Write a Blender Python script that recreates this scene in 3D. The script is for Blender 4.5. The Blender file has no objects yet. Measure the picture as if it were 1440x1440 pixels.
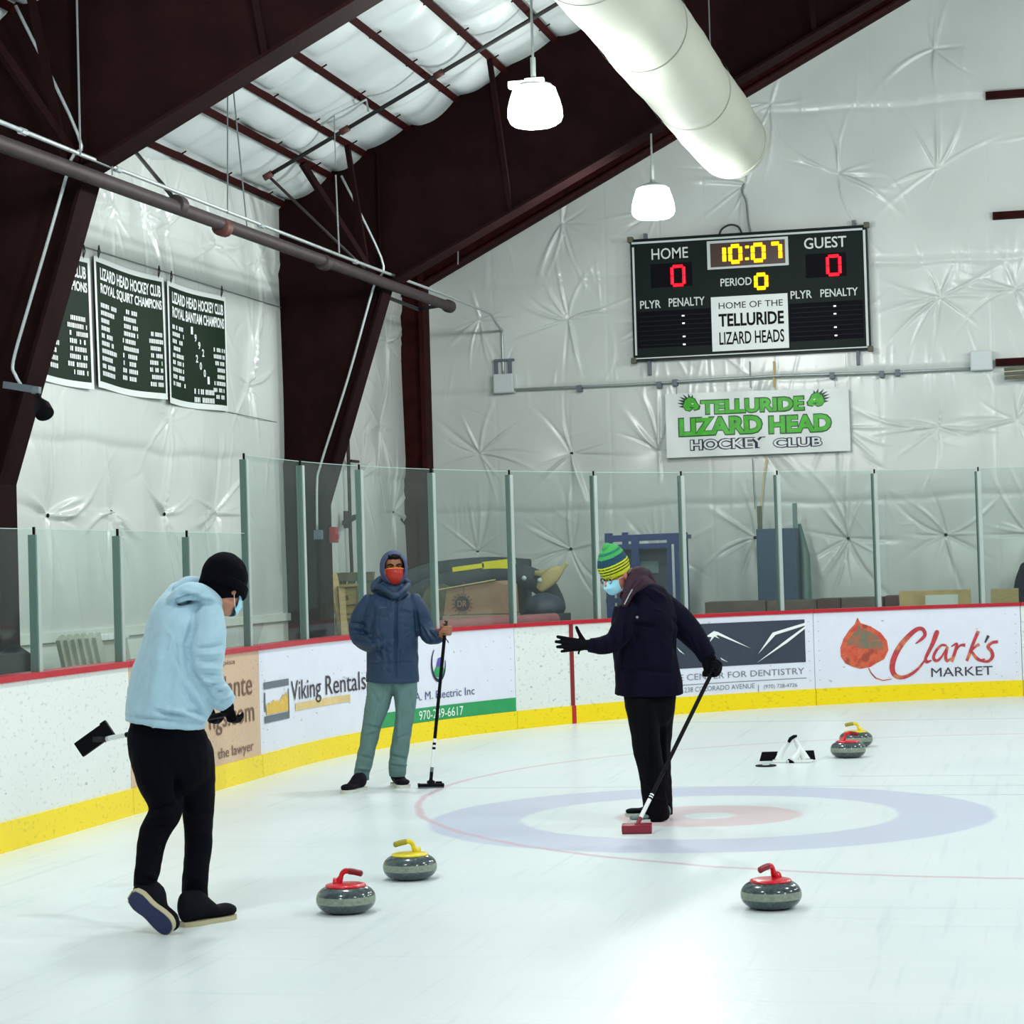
import bpy, bmesh, math, random
import numpy as np
from mathutils import Vector, Matrix, noise
from math import sin, cos, pi, radians, sqrt, atan2, exp
random.seed(7); RNG = np.random.default_rng(11)
scene = bpy.context.scene
COL = scene.collection

# ------------------------------------------------------------------ camera
EYE = Vector((0, 0, 1.6696)); FPX = 3107.77
yaw, pit, rol = 0.2347, 0.0241, 0.029
CF = Vector((-sin(yaw)*cos(pit), cos(yaw)*cos(pit), sin(pit)))
_R0 = Vector((cos(yaw), sin(yaw), 0)); _U0 = _R0.cross(CF)
CR = _R0*cos(rol) - _U0*sin(rol); CU = _U0*cos(rol) + _R0*sin(rol)
cd = bpy.data.cameras.new('camera'); cam = bpy.data.objects.new('camera', cd); COL.objects.link(cam)
cd.sensor_width = 36; cd.lens = 36*FPX/1440; cd.clip_end = 200
cam.matrix_world = Matrix(((CR.x, CU.x, -CF.x, EYE.x), (CR.y, CU.y, -CF.y, EYE.y), (CR.z, CU.z, -CF.z, EYE.z), (0, 0, 0, 1)))
scene.camera = cam

def ray(px, py): return CF + CR*((px-720)/FPX) - CU*((py-720)/FPX)
def on(px, py, ax, v):                     # where the sight line meets the plane axis=v
    d = ray(px, py); return EYE + d*((v-EYE[ax])/d[ax])
def onX(px, py, v): return on(px, py, 0, v)
def onY(px, py, v): return on(px, py, 1, v)
def onZ(px, py, v=0.0): return on(px, py, 2, v)
def roofz(X): return 5.535 + .5*(X+8.04)
def onRoof(px, py, off=0):
    d = ray(px, py); t = (5.535-off+.5*8.04-EYE.z)/(d.z-.5*d.x); return EYE + d*t
def K(px, py, D): return EYE + ray(px, py)*D   # D = distance along the view axis

# ------------------------------------------------------------------ materials
def srgb(h):
    if isinstance(h, str):
        h = h.lstrip('#'); c = [int(h[i:i+2], 16)/255 for i in (0, 2, 4)]
    else: c = [x/255 for x in h]
    return tuple((x/12.92 if x <= .04045 else ((x+.055)/1.055)**2.4) for x in c) + (1,)
def mat(name, col, rough=.6, metal=0, spec=.5, var=0, vscale=6, bump=0, bscale=60, sheen=0, coat=0, emit=None, estr=0, stretch=None):
    m = bpy.data.materials.new(name); m.use_nodes = True
    nt = m.node_tree; N = nt.nodes; L = nt.links; b = N['Principled BSDF']
    c = srgb(col)
    b.inputs['Base Color'].default_value = c
    b.inputs['Roughness'].default_value = rough; b.inputs['Metallic'].default_value = metal
    b.inputs['Specular IOR Level'].default_value = spec
    if sheen: b.inputs['Sheen Weight'].default_value = sheen
    if coat: b.inputs['Coat Weight'].default_value = coat
    if emit: b.inputs['Emission Color'].default_value = srgb(emit); b.inputs['Emission Strength'].default_value = estr
    tc = N.new('ShaderNodeTexCoord'); mp = N.new('ShaderNodeMapping'); L.new(tc.outputs['Object'], mp.inputs[0])
    if stretch: mp.inputs['Scale'].default_value = stretch
    if var:
        n = N.new('ShaderNodeTexNoise'); n.inputs['Scale'].default_value = vscale; n.inputs['Detail'].default_value = 5
        L.new(mp.outputs[0], n.inputs['Vector'])
        r = N.new('ShaderNodeValToRGB'); r.color_ramp.elements[0].position = .3; r.color_ramp.elements[1].position = .7
        r.color_ramp.elements[0].color = tuple(max(0, x*(1-var)) for x in c[:3])+(1,)
        r.color_ramp.elements[1].color = tuple(min(1, x*(1+var)) for x in c[:3])+(1,)
        L.new(n.outputs['Fac'], r.inputs[0]); L.new(r.outputs[0], b.inputs['Base Color'])
    if bump:
        n2 = N.new('ShaderNodeTexNoise'); n2.inputs['Scale'].default_value = bscale; n2.inputs['Detail'].default_value = 4
        L.new(mp.outputs[0], n2.inputs['Vector'])
        bp = N.new('ShaderNodeBump'); bp.inputs['Strength'].default_value = bump; bp.inputs['Distance'].default_value = .01
        L.new(n2.outputs['Fac'], bp.inputs['Height']); L.new(bp.outputs[0], b.inputs['Normal'])
    return m
M = {}
M['steel'] = mat('dark_red_steel', (30, 13, 14), .8, spec=.06, var=.25, vscale=3, bump=.1, bscale=40)
M['purlin'] = mat('purlin_steel', (46, 14, 14), .75, spec=.08, var=.3, vscale=8)
M['vinyl'] = mat('white_vinyl_wall', (206, 213, 209), .27, spec=.6, var=.035, vscale=1.2, bump=.12, bscale=9)
M['vinyl_end'] = mat('white_vinyl_end_wall', (203, 210, 206), .27, spec=.6, var=.035, vscale=1.2, bump=.12, bscale=9)
M['blanket'] = mat('roof_blanket', (196, 205, 204), .42, spec=.4, var=.05, vscale=1.5, bump=.15, bscale=8)
M['alu'] = mat('aluminium', (168, 180, 176), .42, metal=.15, var=.05)
M['alu_dark'] = mat('aluminium_side', (96, 122, 116), .5, metal=.3)
M['galv'] = mat('galvanised', (176, 186, 186), .4, metal=.5, var=.08, vscale=20)
M['wire'] = mat('wire', (120, 126, 128), .5, metal=.3)
M['pipe'] = mat('brown_pipe', (50, 42, 43), .6, spec=.25, var=.25, vscale=9)
M['pipe_red'] = mat('coupling', (74, 30, 24), .6, var=.2)
M['darkpipe'] = mat('dark_pipe', (20, 16, 20), .5)
M['white_face'] = mat('board_face', (222, 228, 226), .32, spec=.4, var=.03, vscale=3)
M['yellow'] = mat('yellow_kick', (236, 204, 0), .38, spec=.4, var=.08, vscale=5)
M['redcap'] = mat('red_cap', (176, 22, 42), .35, var=.08)
M['redline'] = mat('red_line', (122, 18, 24), .5)
M['boardback'] = mat('board_back', (150, 154, 150), .6)
M['tan'] = mat('tan_sheet', (206, 176, 148), .5, var=.06, vscale=14)
M['lav'] = mat('pale_lavender_sheet', (220, 225, 238), .38, var=.02)
M['ink'] = mat('dark_ink', (52, 48, 52), .6); M['ink_blue'] = mat('ink_blue', (74, 84, 128), .6)
M['ink_brown'] = mat('ink_brown', (112, 84, 70), .6); M['ink_grey'] = mat('ink_grey', (116, 126, 134), .6)
M['slate'] = mat('slate_blue', (46, 56, 72), .5, var=.12, vscale=4); M['slategrey'] = mat('slate_grey', (92, 104, 114), .5)
M['gold'] = mat('gold_print', (214, 176, 74), .5, var=.15, vscale=20); M['goldpale'] = mat('pale_gold', (216, 190, 132), .5, var=.1, vscale=15)
M['green_band'] = mat('green_band', (30, 148, 84), .45, var=.08, vscale=12)
M['purple'] = mat('purple_print', (88, 72, 168), .5)
M['white_print'] = mat('white_print', (232, 238, 238), .5)
M['black'] = mat('black_plastic', (4, 4, 8), .55, spec=.12)
M['screw'] = mat('board_marks', (176, 182, 184), .6)
M['greenvinyl'] = mat('dark_green_cloth', (1, 32, 12), .6, spec=.2, var=.12, vscale=5)
M['sb_green'] = mat('scoreboard_green', (1, 22, 18), .5, spec=.15, var=.15, vscale=2)
M['sb_panel'] = mat('scoreboard_panel', (2, 2, 12), .6, spec=.1)
M['sb_white'] = mat('scoreboard_lettering', (206, 216, 214), .5)
M['frame_white'] = mat('frame_white', (196, 206, 206), .45)
M['led_y'] = mat('led_yellow', (255, 176, 0), .5, emit=(255, 168, 0), estr=1.9)
M['led_o'] = mat('led_dim', (120, 44, 0), .5, emit=(150, 50, 0), estr=.35)
M['led_r'] = mat('led_red', (255, 20, 40), .5, emit=(255, 10, 34), estr=1.6)
M['led_w'] = mat('led_white', (230, 230, 240), .5, emit=(230, 230, 255), estr=1.0)
M['banner'] = mat('white_banner', (222, 230, 228), .42, var=.02)
M['lizgreen'] = mat('lizard_green', (70, 180, 42), .5, var=.22, vscale=8); M['darkgreen'] = mat('dark_green', (8, 60, 30), .5)
M['liz_lime'] = mat('lime_green', (120, 205, 50), .5, var=.2, vscale=10)
M['navy'] = mat('navy_print', (20, 22, 56), .5)
M['lamp'] = mat('lamp_acrylic', (255, 255, 255), .4, emit=(236, 255, 246), estr=3.2)
M['lamptop'] = mat('lamp_housing', (150, 158, 156), .45, metal=.4)
M['duct'] = mat('fabric_duct', (174, 178, 164), .7, var=.03, vscale=2, bump=.1, bscale=25)
M['rubber'] = mat('black_rubber', (20, 20, 24), .6)
M['wood'] = mat('pale_wood', (178, 156, 104), .65, var=.2, vscale=12, stretch=(1, 1, 8))
M['wooddark'] = mat('weathered_wood', (92, 92, 70), .7, var=.25, vscale=10)
M['card'] = mat('cardboard', (158, 126, 98), .7, var=.08, vscale=10)
M['carddark'] = mat('brown_board', (92, 80, 70), .7, var=.25, vscale=6)
M['foam'] = mat('grey_foam', (52, 62, 66), .8, var=.15, vscale=8, bump=.2)
M['yfoam'] = mat('yellow_foam', (232, 224, 20), .6, var=.05)
M['liftblue'] = mat('blue_lift', (18, 44, 104), .45, var=.15, vscale=4)
M['cabblue'] = mat('blue_grey_cabinet', (40, 66, 92), .55, var=.12, vscale=3)
M['tancanvas'] = mat('tan_canvas', (186, 170, 118), .8, var=.12)
M['redbox'] = mat('alarm_red', (150, 20, 34), .4)
M['paper'] = mat('paper', (214, 222, 214), .6)
M['plywood'] = mat('plywood', (190, 166, 112), .6, var=.15, vscale=6)
M['rock'] = None
M['concrete'] = mat('concrete', (120, 122, 118), .8, var=.1, vscale=4)

# ------------------------------------------------------------------ object helpers
def tag(o, label=None, cat=None, group=None, kind=None):
    if label: o['label'] = label
    if cat: o['category'] = cat
    if group: o['group'] = group
    if kind: o['kind'] = kind
    return o
def thing(name, label, cat, loc=(0, 0, 0), group=None, rz=0):
    o = bpy.data.objects.new(name, None); COL.objects.link(o)
    o.location = loc; o.rotation_euler = (0, 0, rz); o.empty_display_size = .1
    return tag(o, label, cat, group)
def wm(o):
    m = o.matrix_basis.copy()
    while o.parent: o = o.parent; m = o.matrix_basis @ m
    return m
def copytree(o, parent=None):
    c = o.copy(); COL.objects.link(c)
    if parent: c.parent = parent
    for ch in [x for x in bpy.data.objects if x.parent == o]: copytree(ch, c)
    return c
class MB:
    """collects faces in world coordinates and links them as one mesh object"""
    def __init__(s): s.v = []; s.f = []; s.m = []
    def add(s, vs, fs, mi=0):
        k = len(s.v); s.v += [Vector(p) for p in vs]
        for f in fs: s.f.append([k+i for i in f]); s.m.append(mi)
        return s
    def box(s, a, b, mi=0, T=None):
        x0, y0, z0 = a; x1, y1, z1 = b
        vs = [(x0,y0,z0),(x1,y0,z0),(x1,y1,z0),(x0,y1,z0),(x0,y0,z1),(x1,y0,z1),(x1,y1,z1),(x0,y1,z1)]
        if T: vs = [T @ Vector(p) for p in vs]
        return s.add(vs, [(3,2,1,0),(4,5,6,7),(0,1,5,4),(1,2,6,5),(2,3,7,6),(3,0,4,7)], mi)
    def rbox(s, c, size, T=None, r=.01, mi=0):      # box with chamfered edges
        bm = bmesh.new(); bmesh.ops.create_cube(bm, size=1)
        for v in bm.verts: v.co = Vector((v.co.x*size[0]+c[0], v.co.y*size[1]+c[1], v.co.z*size[2]+c[2]))
        bmesh.ops.bevel(bm, geom=bm.edges[:], offset=min(r, min(size)*.45), segments=2, affect='EDGES', profile=.7)
        vs = [(T @ v.co) if T else v.co.copy() for v in bm.verts]
        bm.verts.index_update(); fs = [[v.index for v in f.verts] for f in bm.faces]; bm.free()
        return s.add(vs, fs, mi)
    def tube(s, pts, rad, n=10, mi=0, caps=True, flat=None, up=None):
        pts = [Vector(p) for p in pts]; rings = []
        if not hasattr(rad, '__len__'): rad = [rad]*len(pts)
        prev = None
        for i, p in enumerate(pts):
            t = (pts[min(i+1, len(pts)-1)]-pts[max(i-1, 0)]).normalized()
            if prev is None:
                u = Vector(up) if up else (Vector((0, 0, 1)) if abs(t.z) < .9 else Vector((1, 0, 0)))
                a = (u - t*u.dot(t)).normalized()
            else: a = (prev - t*prev.dot(t)).normalized()
            prev = a; b = t.cross(a)
            r1 = rad[i]; r2 = r1*(flat if flat else 1)
            rings.append([p + a*(r1*cos(2*pi*k/n)) + b*(r2*sin(2*pi*k/n)) for k in range(n)])
        vs = [q for r in rings for q in r]; fs = []
        for i in range(len(pts)-1):
            for k in range(n):
                k2 = (k+1) % n; fs.append((i*n+k, i*n+k2, (i+1)*n+k2, (i+1)*n+k))
        if caps: fs += [tuple(range(n-1, -1, -1)), tuple((len(pts)-1)*n+k for k in range(n))]
        return s.add(vs, fs, mi)
    def lathe(s, prof, c=(0, 0, 0), n=40, mi=0, T=None, wob=None):
        vs = []; fs = []
        for i, (r, z) in enumerate(prof):
            for k in range(n):
                a = 2*pi*k/n; rr = r*(wob(a, z) if wob else 1)
                p = Vector((c[0]+rr*cos(a), c[1]+rr*sin(a), c[2]+z)); vs.append(T @ p if T else p)
        for i in range(len(prof)-1):
            for k in range(n):
                k2 = (k+1) % n; fs.append((i*n+k, i*n+k2, (i+1)*n+k2, (i+1)*n+k))
        fs += [tuple(range(n-1, -1, -1)), tuple((len(prof)-1)*n+k for k in range(n))]
        return s.add(vs, fs, mi)
    def grid(s, fn, nu, nv, mi=0):
        vs = [fn(i/nu, j/nv) for j in range(nv+1) for i in range(nu+1)]
        fs = [(j*(nu+1)+i, j*(nu+1)+i+1, (j+1)*(nu+1)+i+1, (j+1)*(nu+1)+i) for j in range(nv) for i in range(nu)]
        return s.add(vs, fs, mi)
    def poly(s, pts2, fn, mi=0):                    # planar polygon given in 2-D, mapped by fn
        from mathutils.geometry import tessellate_polygon
        tr = tessellate_polygon([[Vector((p[0], p[1], 0)) for p in pts2]])
        return s.add([fn(*p) for p in pts2], [tuple(t) for t in tr], mi)
    def text(s, txt, fn, u0, u1, v0, v1, mi=0, bold=0, shear=0, cap=None):
        key = (txt, bold, shear)
        if key not in TXT:
            c = bpy.data.curves.new('t', 'FONT'); c.body = txt; c.offset = bold; c.shear = shear
            c.resolution_u = 3; c.fill_mode = 'FRONT'
            o = bpy.data.objects.new('t', c); COL.objects.link(o)
            dg = bpy.context.evaluated_depsgraph_get(); me = bpy.data.meshes.new_from_object(o.evaluated_get(dg))
            TXT[key] = ([v.co.copy() for v in me.vertices], [tuple(p.vertices) for p in me.polygons])
            bpy.data.objects.remove(o); bpy.data.meshes.remove(me); bpy.data.curves.remove(c)
        vs, fs = TXT[key]
        x0 = min(v.x for v in vs); x1 = max(v.x for v in vs); y0 = min(v.y for v in vs); y1 = max(v.y for v in vs)
        return s.add([fn(u0+(v.x-x0)/(x1-x0)*(u1-u0), v0+(v.y-y0)/(y1-y0)*(v1-v0)) for v in vs], fs, mi)
    def stroke(s, pts, ws, fn, mi=0):               # variable-width brush stroke in 2-D
        n = len(pts); L_ = []; R_ = []
        for i in range(n):
            a = pts[max(i-1, 0)]; b = pts[min(i+1, n-1)]; dx, dy = b[0]-a[0], b[1]-a[1]; l = sqrt(dx*dx+dy*dy) or 1
            w = ws[i]/2; L_.append((pts[i][0]-dy/l*w, pts[i][1]+dx/l*w)); R_.append((pts[i][0]+dy/l*w, pts[i][1]-dx/l*w))
        vs = [fn(*p) for p in L_]+[fn(*p) for p in R_]
        return s.add(vs, [(i, i+1, n+i+1, n+i) for i in range(n-1)], mi)
    def build(s, name, mats, parent=None, smooth=False, angle=None):
        if not isinstance(mats, (list, tuple)): mats = [mats]
        vs = s.v
        if parent is not None:
            inv = wm(parent).inverted(); vs = [inv @ v for v in vs]
        me = bpy.data.meshes.new(name); me.from_pydata([tuple(v) for v in vs], [], s.f)
        for m in mats: me.materials.append(m)
        me.polygons.foreach_set('material_index', s.m)
        if smooth or angle: me.polygons.foreach_set('use_smooth', [True]*len(me.polygons))
        me.update()
        if angle: me.set_sharp_from_angle(angle=radians(angle))
        o = bpy.data.objects.new(name, me); COL.objects.link(o)
        if parent is not None: o.parent = parent
        return o
TXT = {}
def single(mb, name, mats, label, cat, group=None, smooth=False, angle=None, base=None):
    """one-mesh thing with its origin at its base"""
    vs = mb.v
    if base is None:
        base = Vector((sum(v.x for v in vs)/len(vs), sum(v.y for v in vs)/len(vs), min(v.z for v in vs)))
    mb.v = [v-base for v in vs]; o = mb.build(name, mats, None, smooth, angle); o.location = base
    return tag(o, label, cat, group)
def spline(pts, n=6):
    P = [Vector(p) for p in pts]; out = []
    for i in range(len(P)-1):
        p0 = P[max(i-1, 0)]; p1 = P[i]; p2 = P[i+1]; p3 = P[min(i+2, len(P)-1)]
        for k in range(n):
            t = k/n; out.append(.5*((2*p1)+(p2-p0)*t+(2*p0-5*p1+4*p2-p3)*t*t+(3*p1-p0-3*p2+p3)*t**3))
    out.append(P[-1]); return out
def bar(mb, a, b, w, h, up=(0, 0, 1), mi=0):        # rectangular bar from a to b
    a = Vector(a); b = Vector(b); t = (b-a).normalized(); u = Vector(up); u = (u-t*u.dot(t))
    if u.length < .05: u = Vector((0, 1, 0)); u = u-t*u.dot(t)
    u.normalize(); s_ = t.cross(u)
    vs = []
    for p in (a, b):
        for i, j in ((-1, -1), (1, -1), (1, 1), (-1, 1)): vs.append(p+s_*(w/2*i)+u*(h/2*j))
    return mb.add(vs, [(3,2,1,0),(4,5,6,7),(0,1,5,4),(1,2,6,5),(2,3,7,6),(3,0,4,7)], mi)
# ------------------------------------------------------------------ ice
RA, RR, RY = 6.25, 8.52, 17.91          # side boards x=-RA, corner radius, start of the corner
def path(s, off=0.0):                   # boards line, off>0 = towards the ice
    if s < 0: return Vector((-RA+off, RY+s, 0))
    a = s/RR
    if a < pi/2: return Vector((-RA+RR-(RR-off)*cos(a), RY+(RR-off)*sin(a), 0))
    return Vector((-RA+RR+(s-RR*pi/2), RY+RR-off, 0))
def B(s, z, off=0.0): p = path(s, off); p.z = z; return p
def SP(px, py, off=0.0):                # (s, z) of a sight line on the boards' face
    d = ray(px, py); lo, hi = -11.0, 18.0
    def g(s): p = path(s, off); return p.x*d.y-p.y*d.x
    for _ in range(50):
        m = (lo+hi)/2
        if g(m) < 0: lo = m
        else: hi = m
    p = path(lo, off); t = p.length/sqrt(d.x*d.x+d.y*d.y); return lo, EYE.z+d.z*t

HC = (-2.17, 14.35)
def ice_material():
    m = bpy.data.materials.new('painted_ice'); m.use_nodes = True; nt = m.node_tree; N = nt.nodes; L = nt.links
    b = N['Principled BSDF']; tc = N.new('ShaderNodeTexCoord'); sx = N.new('ShaderNodeSeparateXYZ'); L.new(tc.outputs['Object'], sx.inputs[0])
    def mth(op, a, b_=None, c=None):
        n = N.new('ShaderNodeMath'); n.operation = op
        for i, v in enumerate((a, b_, c)):
            if v is None: continue
            if isinstance(v, (int, float)): n.inputs[i].default_value = v
            else: L.new(v, n.inputs[i])
        return n.outputs[0]
    wn = N.new('ShaderNodeTexNoise'); wn.inputs['Scale'].default_value = 3; L.new(tc.outputs['Object'], wn.inputs['Vector'])
    wob = mth('MULTIPLY', mth('SUBTRACT', wn.outputs['Fac'], .5), .05)
    X = mth('ADD', sx.outputs[0], wob); Y = mth('ADD', sx.outputs[1], wob)
    def dist(cx, cy):
        return mth('SQRT', mth('ADD', mth('POWER', mth('SUBTRACT', X, cx), 2), mth('POWER', mth('SUBTRACT', Y, cy), 2)))
    def band(v, lo, hi, e=.02):           # soft 1 inside lo..hi
        a = N.new('ShaderNodeMapRange'); a.inputs[1].default_value = lo-e; a.inputs[2].default_value = lo+e; L.new(v, a.inputs[0])
        c = N.new('ShaderNodeMapRange'); c.inputs[1].default_value = hi-e; c.inputs[2].default_value = hi+e; L.new(v, c.inputs[0])
        return mth('SUBTRACT', a.outputs[0], c.outputs[0])
    n1 = N.new('ShaderNodeTexNoise'); n1.inputs['Scale'].default_value = 1.1; n1.inputs['Detail'].default_value = 6; L.new(tc.outputs['Object'], n1.inputs['Vector'])
    base = N.new('ShaderNodeMixRGB'); base.inputs[1].default_value = srgb((214, 227, 229)); base.inputs[2].default_value = srgb((228, 237, 238)); L.new(n1.outputs['Fac'], base.inputs[0])
    col = base.outputs[0]
    def mix(fac, c, k):
        nonlocal col
        mx = N.new('ShaderNodeMixRGB'); L.new(mth('MULTIPLY', fac, k), mx.inputs[0]); L.new(col, mx.inputs[1]); mx.inputs[2].default_value = srgb(c); col = mx.outputs[0]
    # long thin scratches and skate-like scuffs
    for rot, sc, k in ((.5, (14, .5, 1), .5), (-.25, (.4, 16, 1), .4), (1.0, (18, .8, 1), .4)):
        mp = N.new('ShaderNodeMapping'); mp.inputs['Rotation'].default_value = (0, 0, rot); mp.inputs['Scale'].default_value = sc; L.new(tc.outputs['Object'], mp.inputs[0])
        ns = N.new('ShaderNodeTexNoise'); ns.inputs['Scale'].default_value = 1; ns.inputs['Detail'].default_value = 5; L.new(mp.outputs[0], ns.inputs['Vector'])
        r = N.new('ShaderNodeMapRange'); r.inputs[1].default_value = .60; r.inputs[2].default_value = .78; L.new(ns.outputs['Fac'], r.inputs[0])
        mix(r.outputs[0], (188, 204, 209), k)
    d = dist(*HC)
    ring = mth('MULTIPLY', band(d, 1.22, 1.83), mth('ADD', mth('MULTIPLY', n1.outputs['Fac'], .5), .65))
    mix(ring, (190, 197, 222), .9)
    mix(band(d, .17, .60), (216, 192, 198), .85)
    d2 = dist(.1, 16.15)
    mix(band(d2, 4.55, 4.60, .012), (206, 172, 182), .75)
    mix(band(Y, 22.57, 22.62, .01), (150, 166, 174), .7)
    mix(mth('MULTIPLY', band(Y, 16.16, 16.20, .01), band(X, -5, 3)), (178, 190, 198), .7)
    mix(mth('MULTIPLY', band(Y, 16.88, 16.92, .01), band(X, -1.55, -.2)), (170, 180, 190), .7)
    mix(mth('MULTIPLY', band(Y, 15.55, 15.59, .01), band(X, -.95, -.1)), (170, 180, 190), .7)
    L.new(col, b.inputs['Base Color'])
    b.inputs['Roughness'].default_value = .3; b.inputs['Specular IOR Level'].default_value = .22
    bp = N.new('ShaderNodeBump'); bp.inputs['Strength'].default_value = .12; bp.inputs['Distance'].default_value = .01
    n3 = N.new('ShaderNodeTexNoise'); n3.inputs['Scale'].default_value = 25; n3.inputs['Detail'].default_value = 5; L.new(tc.outputs['Object'], n3.inputs['Vector'])
    L.new(n3.outputs['Fac'], bp.inputs['Height']); L.new(bp.outputs[0], b.inputs['Normal'])
    return m
mb = MB(); ss = [-17+i for i in range(17)]+[i*.5 for i in range(0, 28)]+[RR*pi/2, 20]
outer = [path(s) for s in ss]+[Vector((9, 26.43, 0)), Vector((9, .9, 0))]
mb.poly([(p.x, p.y) for p in outer], lambda x, y: Vector((x, y, 0)))
tag(mb.build('floor', ice_material()), kind='structure')
mb = MB(); mb.box((-8.6, -1, -.25), (11, 29.2, -.02)); tag(mb.build('floor_walkway', M['concrete']), kind='structure')

# ------------------------------------------------------------------ padded vinyl walls
def creased(pins, U, V, seed, seams=(), vseams=(), amp=1.0, nr=(10, 15)):
    rng = np.random.default_rng(seed); H = np.zeros_like(U)
    Q = np.ones_like(U)
    for (pu, pv, st) in pins:
        du = U-pu; dv = V-pv; d = np.sqrt(du*du+dv*dv)
        Q = np.minimum(Q, 1-np.exp(-(d/.34)**1.3)*st)
        th = np.arctan2(dv, du)
        k = rng.integers(*nr)
        for a in rng.uniform(0, 2*pi, k):
            if rng.random() < .55: a = rng.choice([0, pi/2, pi, -pi/2]) + rng.normal(0, .28)
            Ln = rng.uniform(.22, .62); w = rng.uniform(.009, .022); A = rng.uniform(.35, 1)*st*rng.choice([1, 1, -.7])
            bend = rng.normal(0, .25)
            al = du*cos(a)+dv*sin(a); pe = -du*sin(a)+dv*cos(a)-bend*al*al
            ww = w*(.55+2.2*np.clip(al, 0, 2))
            H += np.where(al > 0, .020*A*np.exp(-(pe/ww)**2)*np.exp(-(al/Ln)**2)*(1-np.exp(-al/.05)), 0)
    H = H*amp*2.3+.055*Q*amp
    for z0, wob in seams:
        zz = z0+.02*np.sin(U*1.7+z0)+.012*np.sin(U*5.1)
        H += .016/(1+np.exp(-(V-zz)/.012)) - .010*np.exp(-((V-zz)/.05)**2)
        # small vertical puckers along the seam
        P = np.zeros_like(U)
        for _ in range(40):
            u0 = rng.uniform(U.min(), U.max()); w = rng.uniform(.015, .03); ln = rng.uniform(.12, .4); sg = rng.choice([-1, 1])
            P += rng.uniform(.3, 1)*np.exp(-((U-u0-(V-zz)*rng.normal(0, .15))/w)**2)*np.exp(-((V-zz-sg*ln*.3)/ln)**2)
        H += .007*P
    for u0 in vseams:
        H -= .003*np.exp(-((U-u0)/.02)**2)
    # soft random folds
    for _ in range(130):
        u0 = rng.uniform(U.min(), U.max()); v0 = rng.uniform(V.min(), V.max()); a = rng.uniform(0, pi); Ln = rng.uniform(.1, .5); w = rng.uniform(.012, .03)
        al = (U-u0)*cos(a)+(V-v0)*sin(a); pe = -(U-u0)*sin(a)+(V-v0)*cos(a)-rng.normal(0, .5)*al*al
        H += .008*rng.uniform(.3, 1)*rng.choice([1, 1, -1])*np.exp(-(pe/w)**2-(al/Ln)**2)
    for _ in range(60):
        u0 = rng.uniform(U.min(), U.max()); v0 = rng.uniform(V.min(), V.max()); r = rng.uniform(.3, .9)
        H += rng.normal(0, .018)*np.exp(-((U-u0)**2+(V-v0)**2)/r**2)
    return H
def gridmesh(name, P, mat_):
    nv, nu = P.shape[:2]; me = bpy.data.meshes.new(name)
    idx = np.arange(nu*nv).reshape(nv, nu)
    q = np.stack([idx[:-1, :-1], idx[:-1, 1:], idx[1:, 1:], idx[1:, :-1]], -1).reshape(-1, 4)
    me.vertices.add(nu*nv); me.vertices.foreach_set('co', P.reshape(-1).astype(np.float32))
    me.loops.add(q.size); me.loops.foreach_set('vertex_index', q.reshape(-1).astype(np.int32))
    me.polygons.add(len(q)); me.polygons.foreach_set('loop_start', np.arange(0, q.size, 4, dtype=np.int32))
    me.polygons.foreach_set('use_smooth', np.ones(len(q), dtype=bool)); me.update(); me.validate()
    me.materials.append(mat_); o = bpy.data.objects.new(name, me); COL.objects.link(o); return o
YE = 28.6; XS = -8.0
epx = [(792,315,.9),(1085,148,.8),(1315,70,1),(1181,245,1),(1318,238,1),(676,450,.8),(800,450,1.2),(1322,418,1.2),(1428,407,1),(676,638,1.2),(804,638,1.3),(927,634,1),
       (672,775,1),(803,772,1.3),(1062,756,1.2),(1193,757,1.4),(1330,752,1.2),(1445,750,1),(1180,600,.6),(1320,600,.9),(1060,600,.8),(925,775,.8),(925,450,.6),(1050,260,1),(925,300,.5),(1430,590,.7)]
epins = []
for x, y, s_ in epx:
    p = onY(x, y, YE); epins.append((p.x, p.z, s_))
nu, nv = 840, 600
u = np.linspace(XS, 5.0, nu); zt = lambda X: roofz(X)+.3
Uu = np.tile(u, (nv, 1)); Vv = np.linspace(0, 1, nv)[:, None]*(zt(u)[None, :])
seams = [(onY(800, 396, YE).z, 0), (onY(1300, 145, YE).z, 0), (onY(800, 715, YE).z, 0), (onY(800, 545, YE).z, 0)]
H = creased(epins, Uu, Vv, 5, seams, [onY(x, 600, YE).x for x in (700, 860, 1000, 1240, 1400)])
P = np.stack([Uu, YE-H, Vv], -1)
tag(gridmesh('wall_end', P[:, ::-1], M['vinyl_end']), kind='structure')
mb = MB(); mb.box((5, YE-.03, 0), (10, YE+.1, 12)); tag(mb.build('wall_end_right', M['vinyl_end']), kind='structure')
# side wall
spx = [(66,725,1.2),(155,720,1.2),(230,723,1),(302,723,1.2),(347,540,1.1),(230,590,.4),(195,300,.7),(230,318,.7),(295,345,.9),(150,290,.5),(357,367,.6),(505,670,.7),(530,600,.7),(552,720,.8),(540,480,.6),(500,520,.4),(20,560,.6)]
spins = []
for x, y, s_ in spx:
    p = onX(x, y, XS); spins.append((p.y, p.z, s_))
nu, nv = 1000, 300
u = np.linspace(9.0, YE+.05, nu); Uu = np.tile(u, (nv, 1)); Vv = np.tile(np.linspace(0, 5.62, nv)[:, None], (1, nu))
H = creased(spins, Uu, Vv, 9, [(onX(180, 630, XS).z, 0), (onX(300, 355, XS).z, 0)], [], amp=1.35)
tag(gridmesh('wall_left', np.stack([XS+H, Uu, Vv], -1), M['vinyl']), kind='structure')

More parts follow.
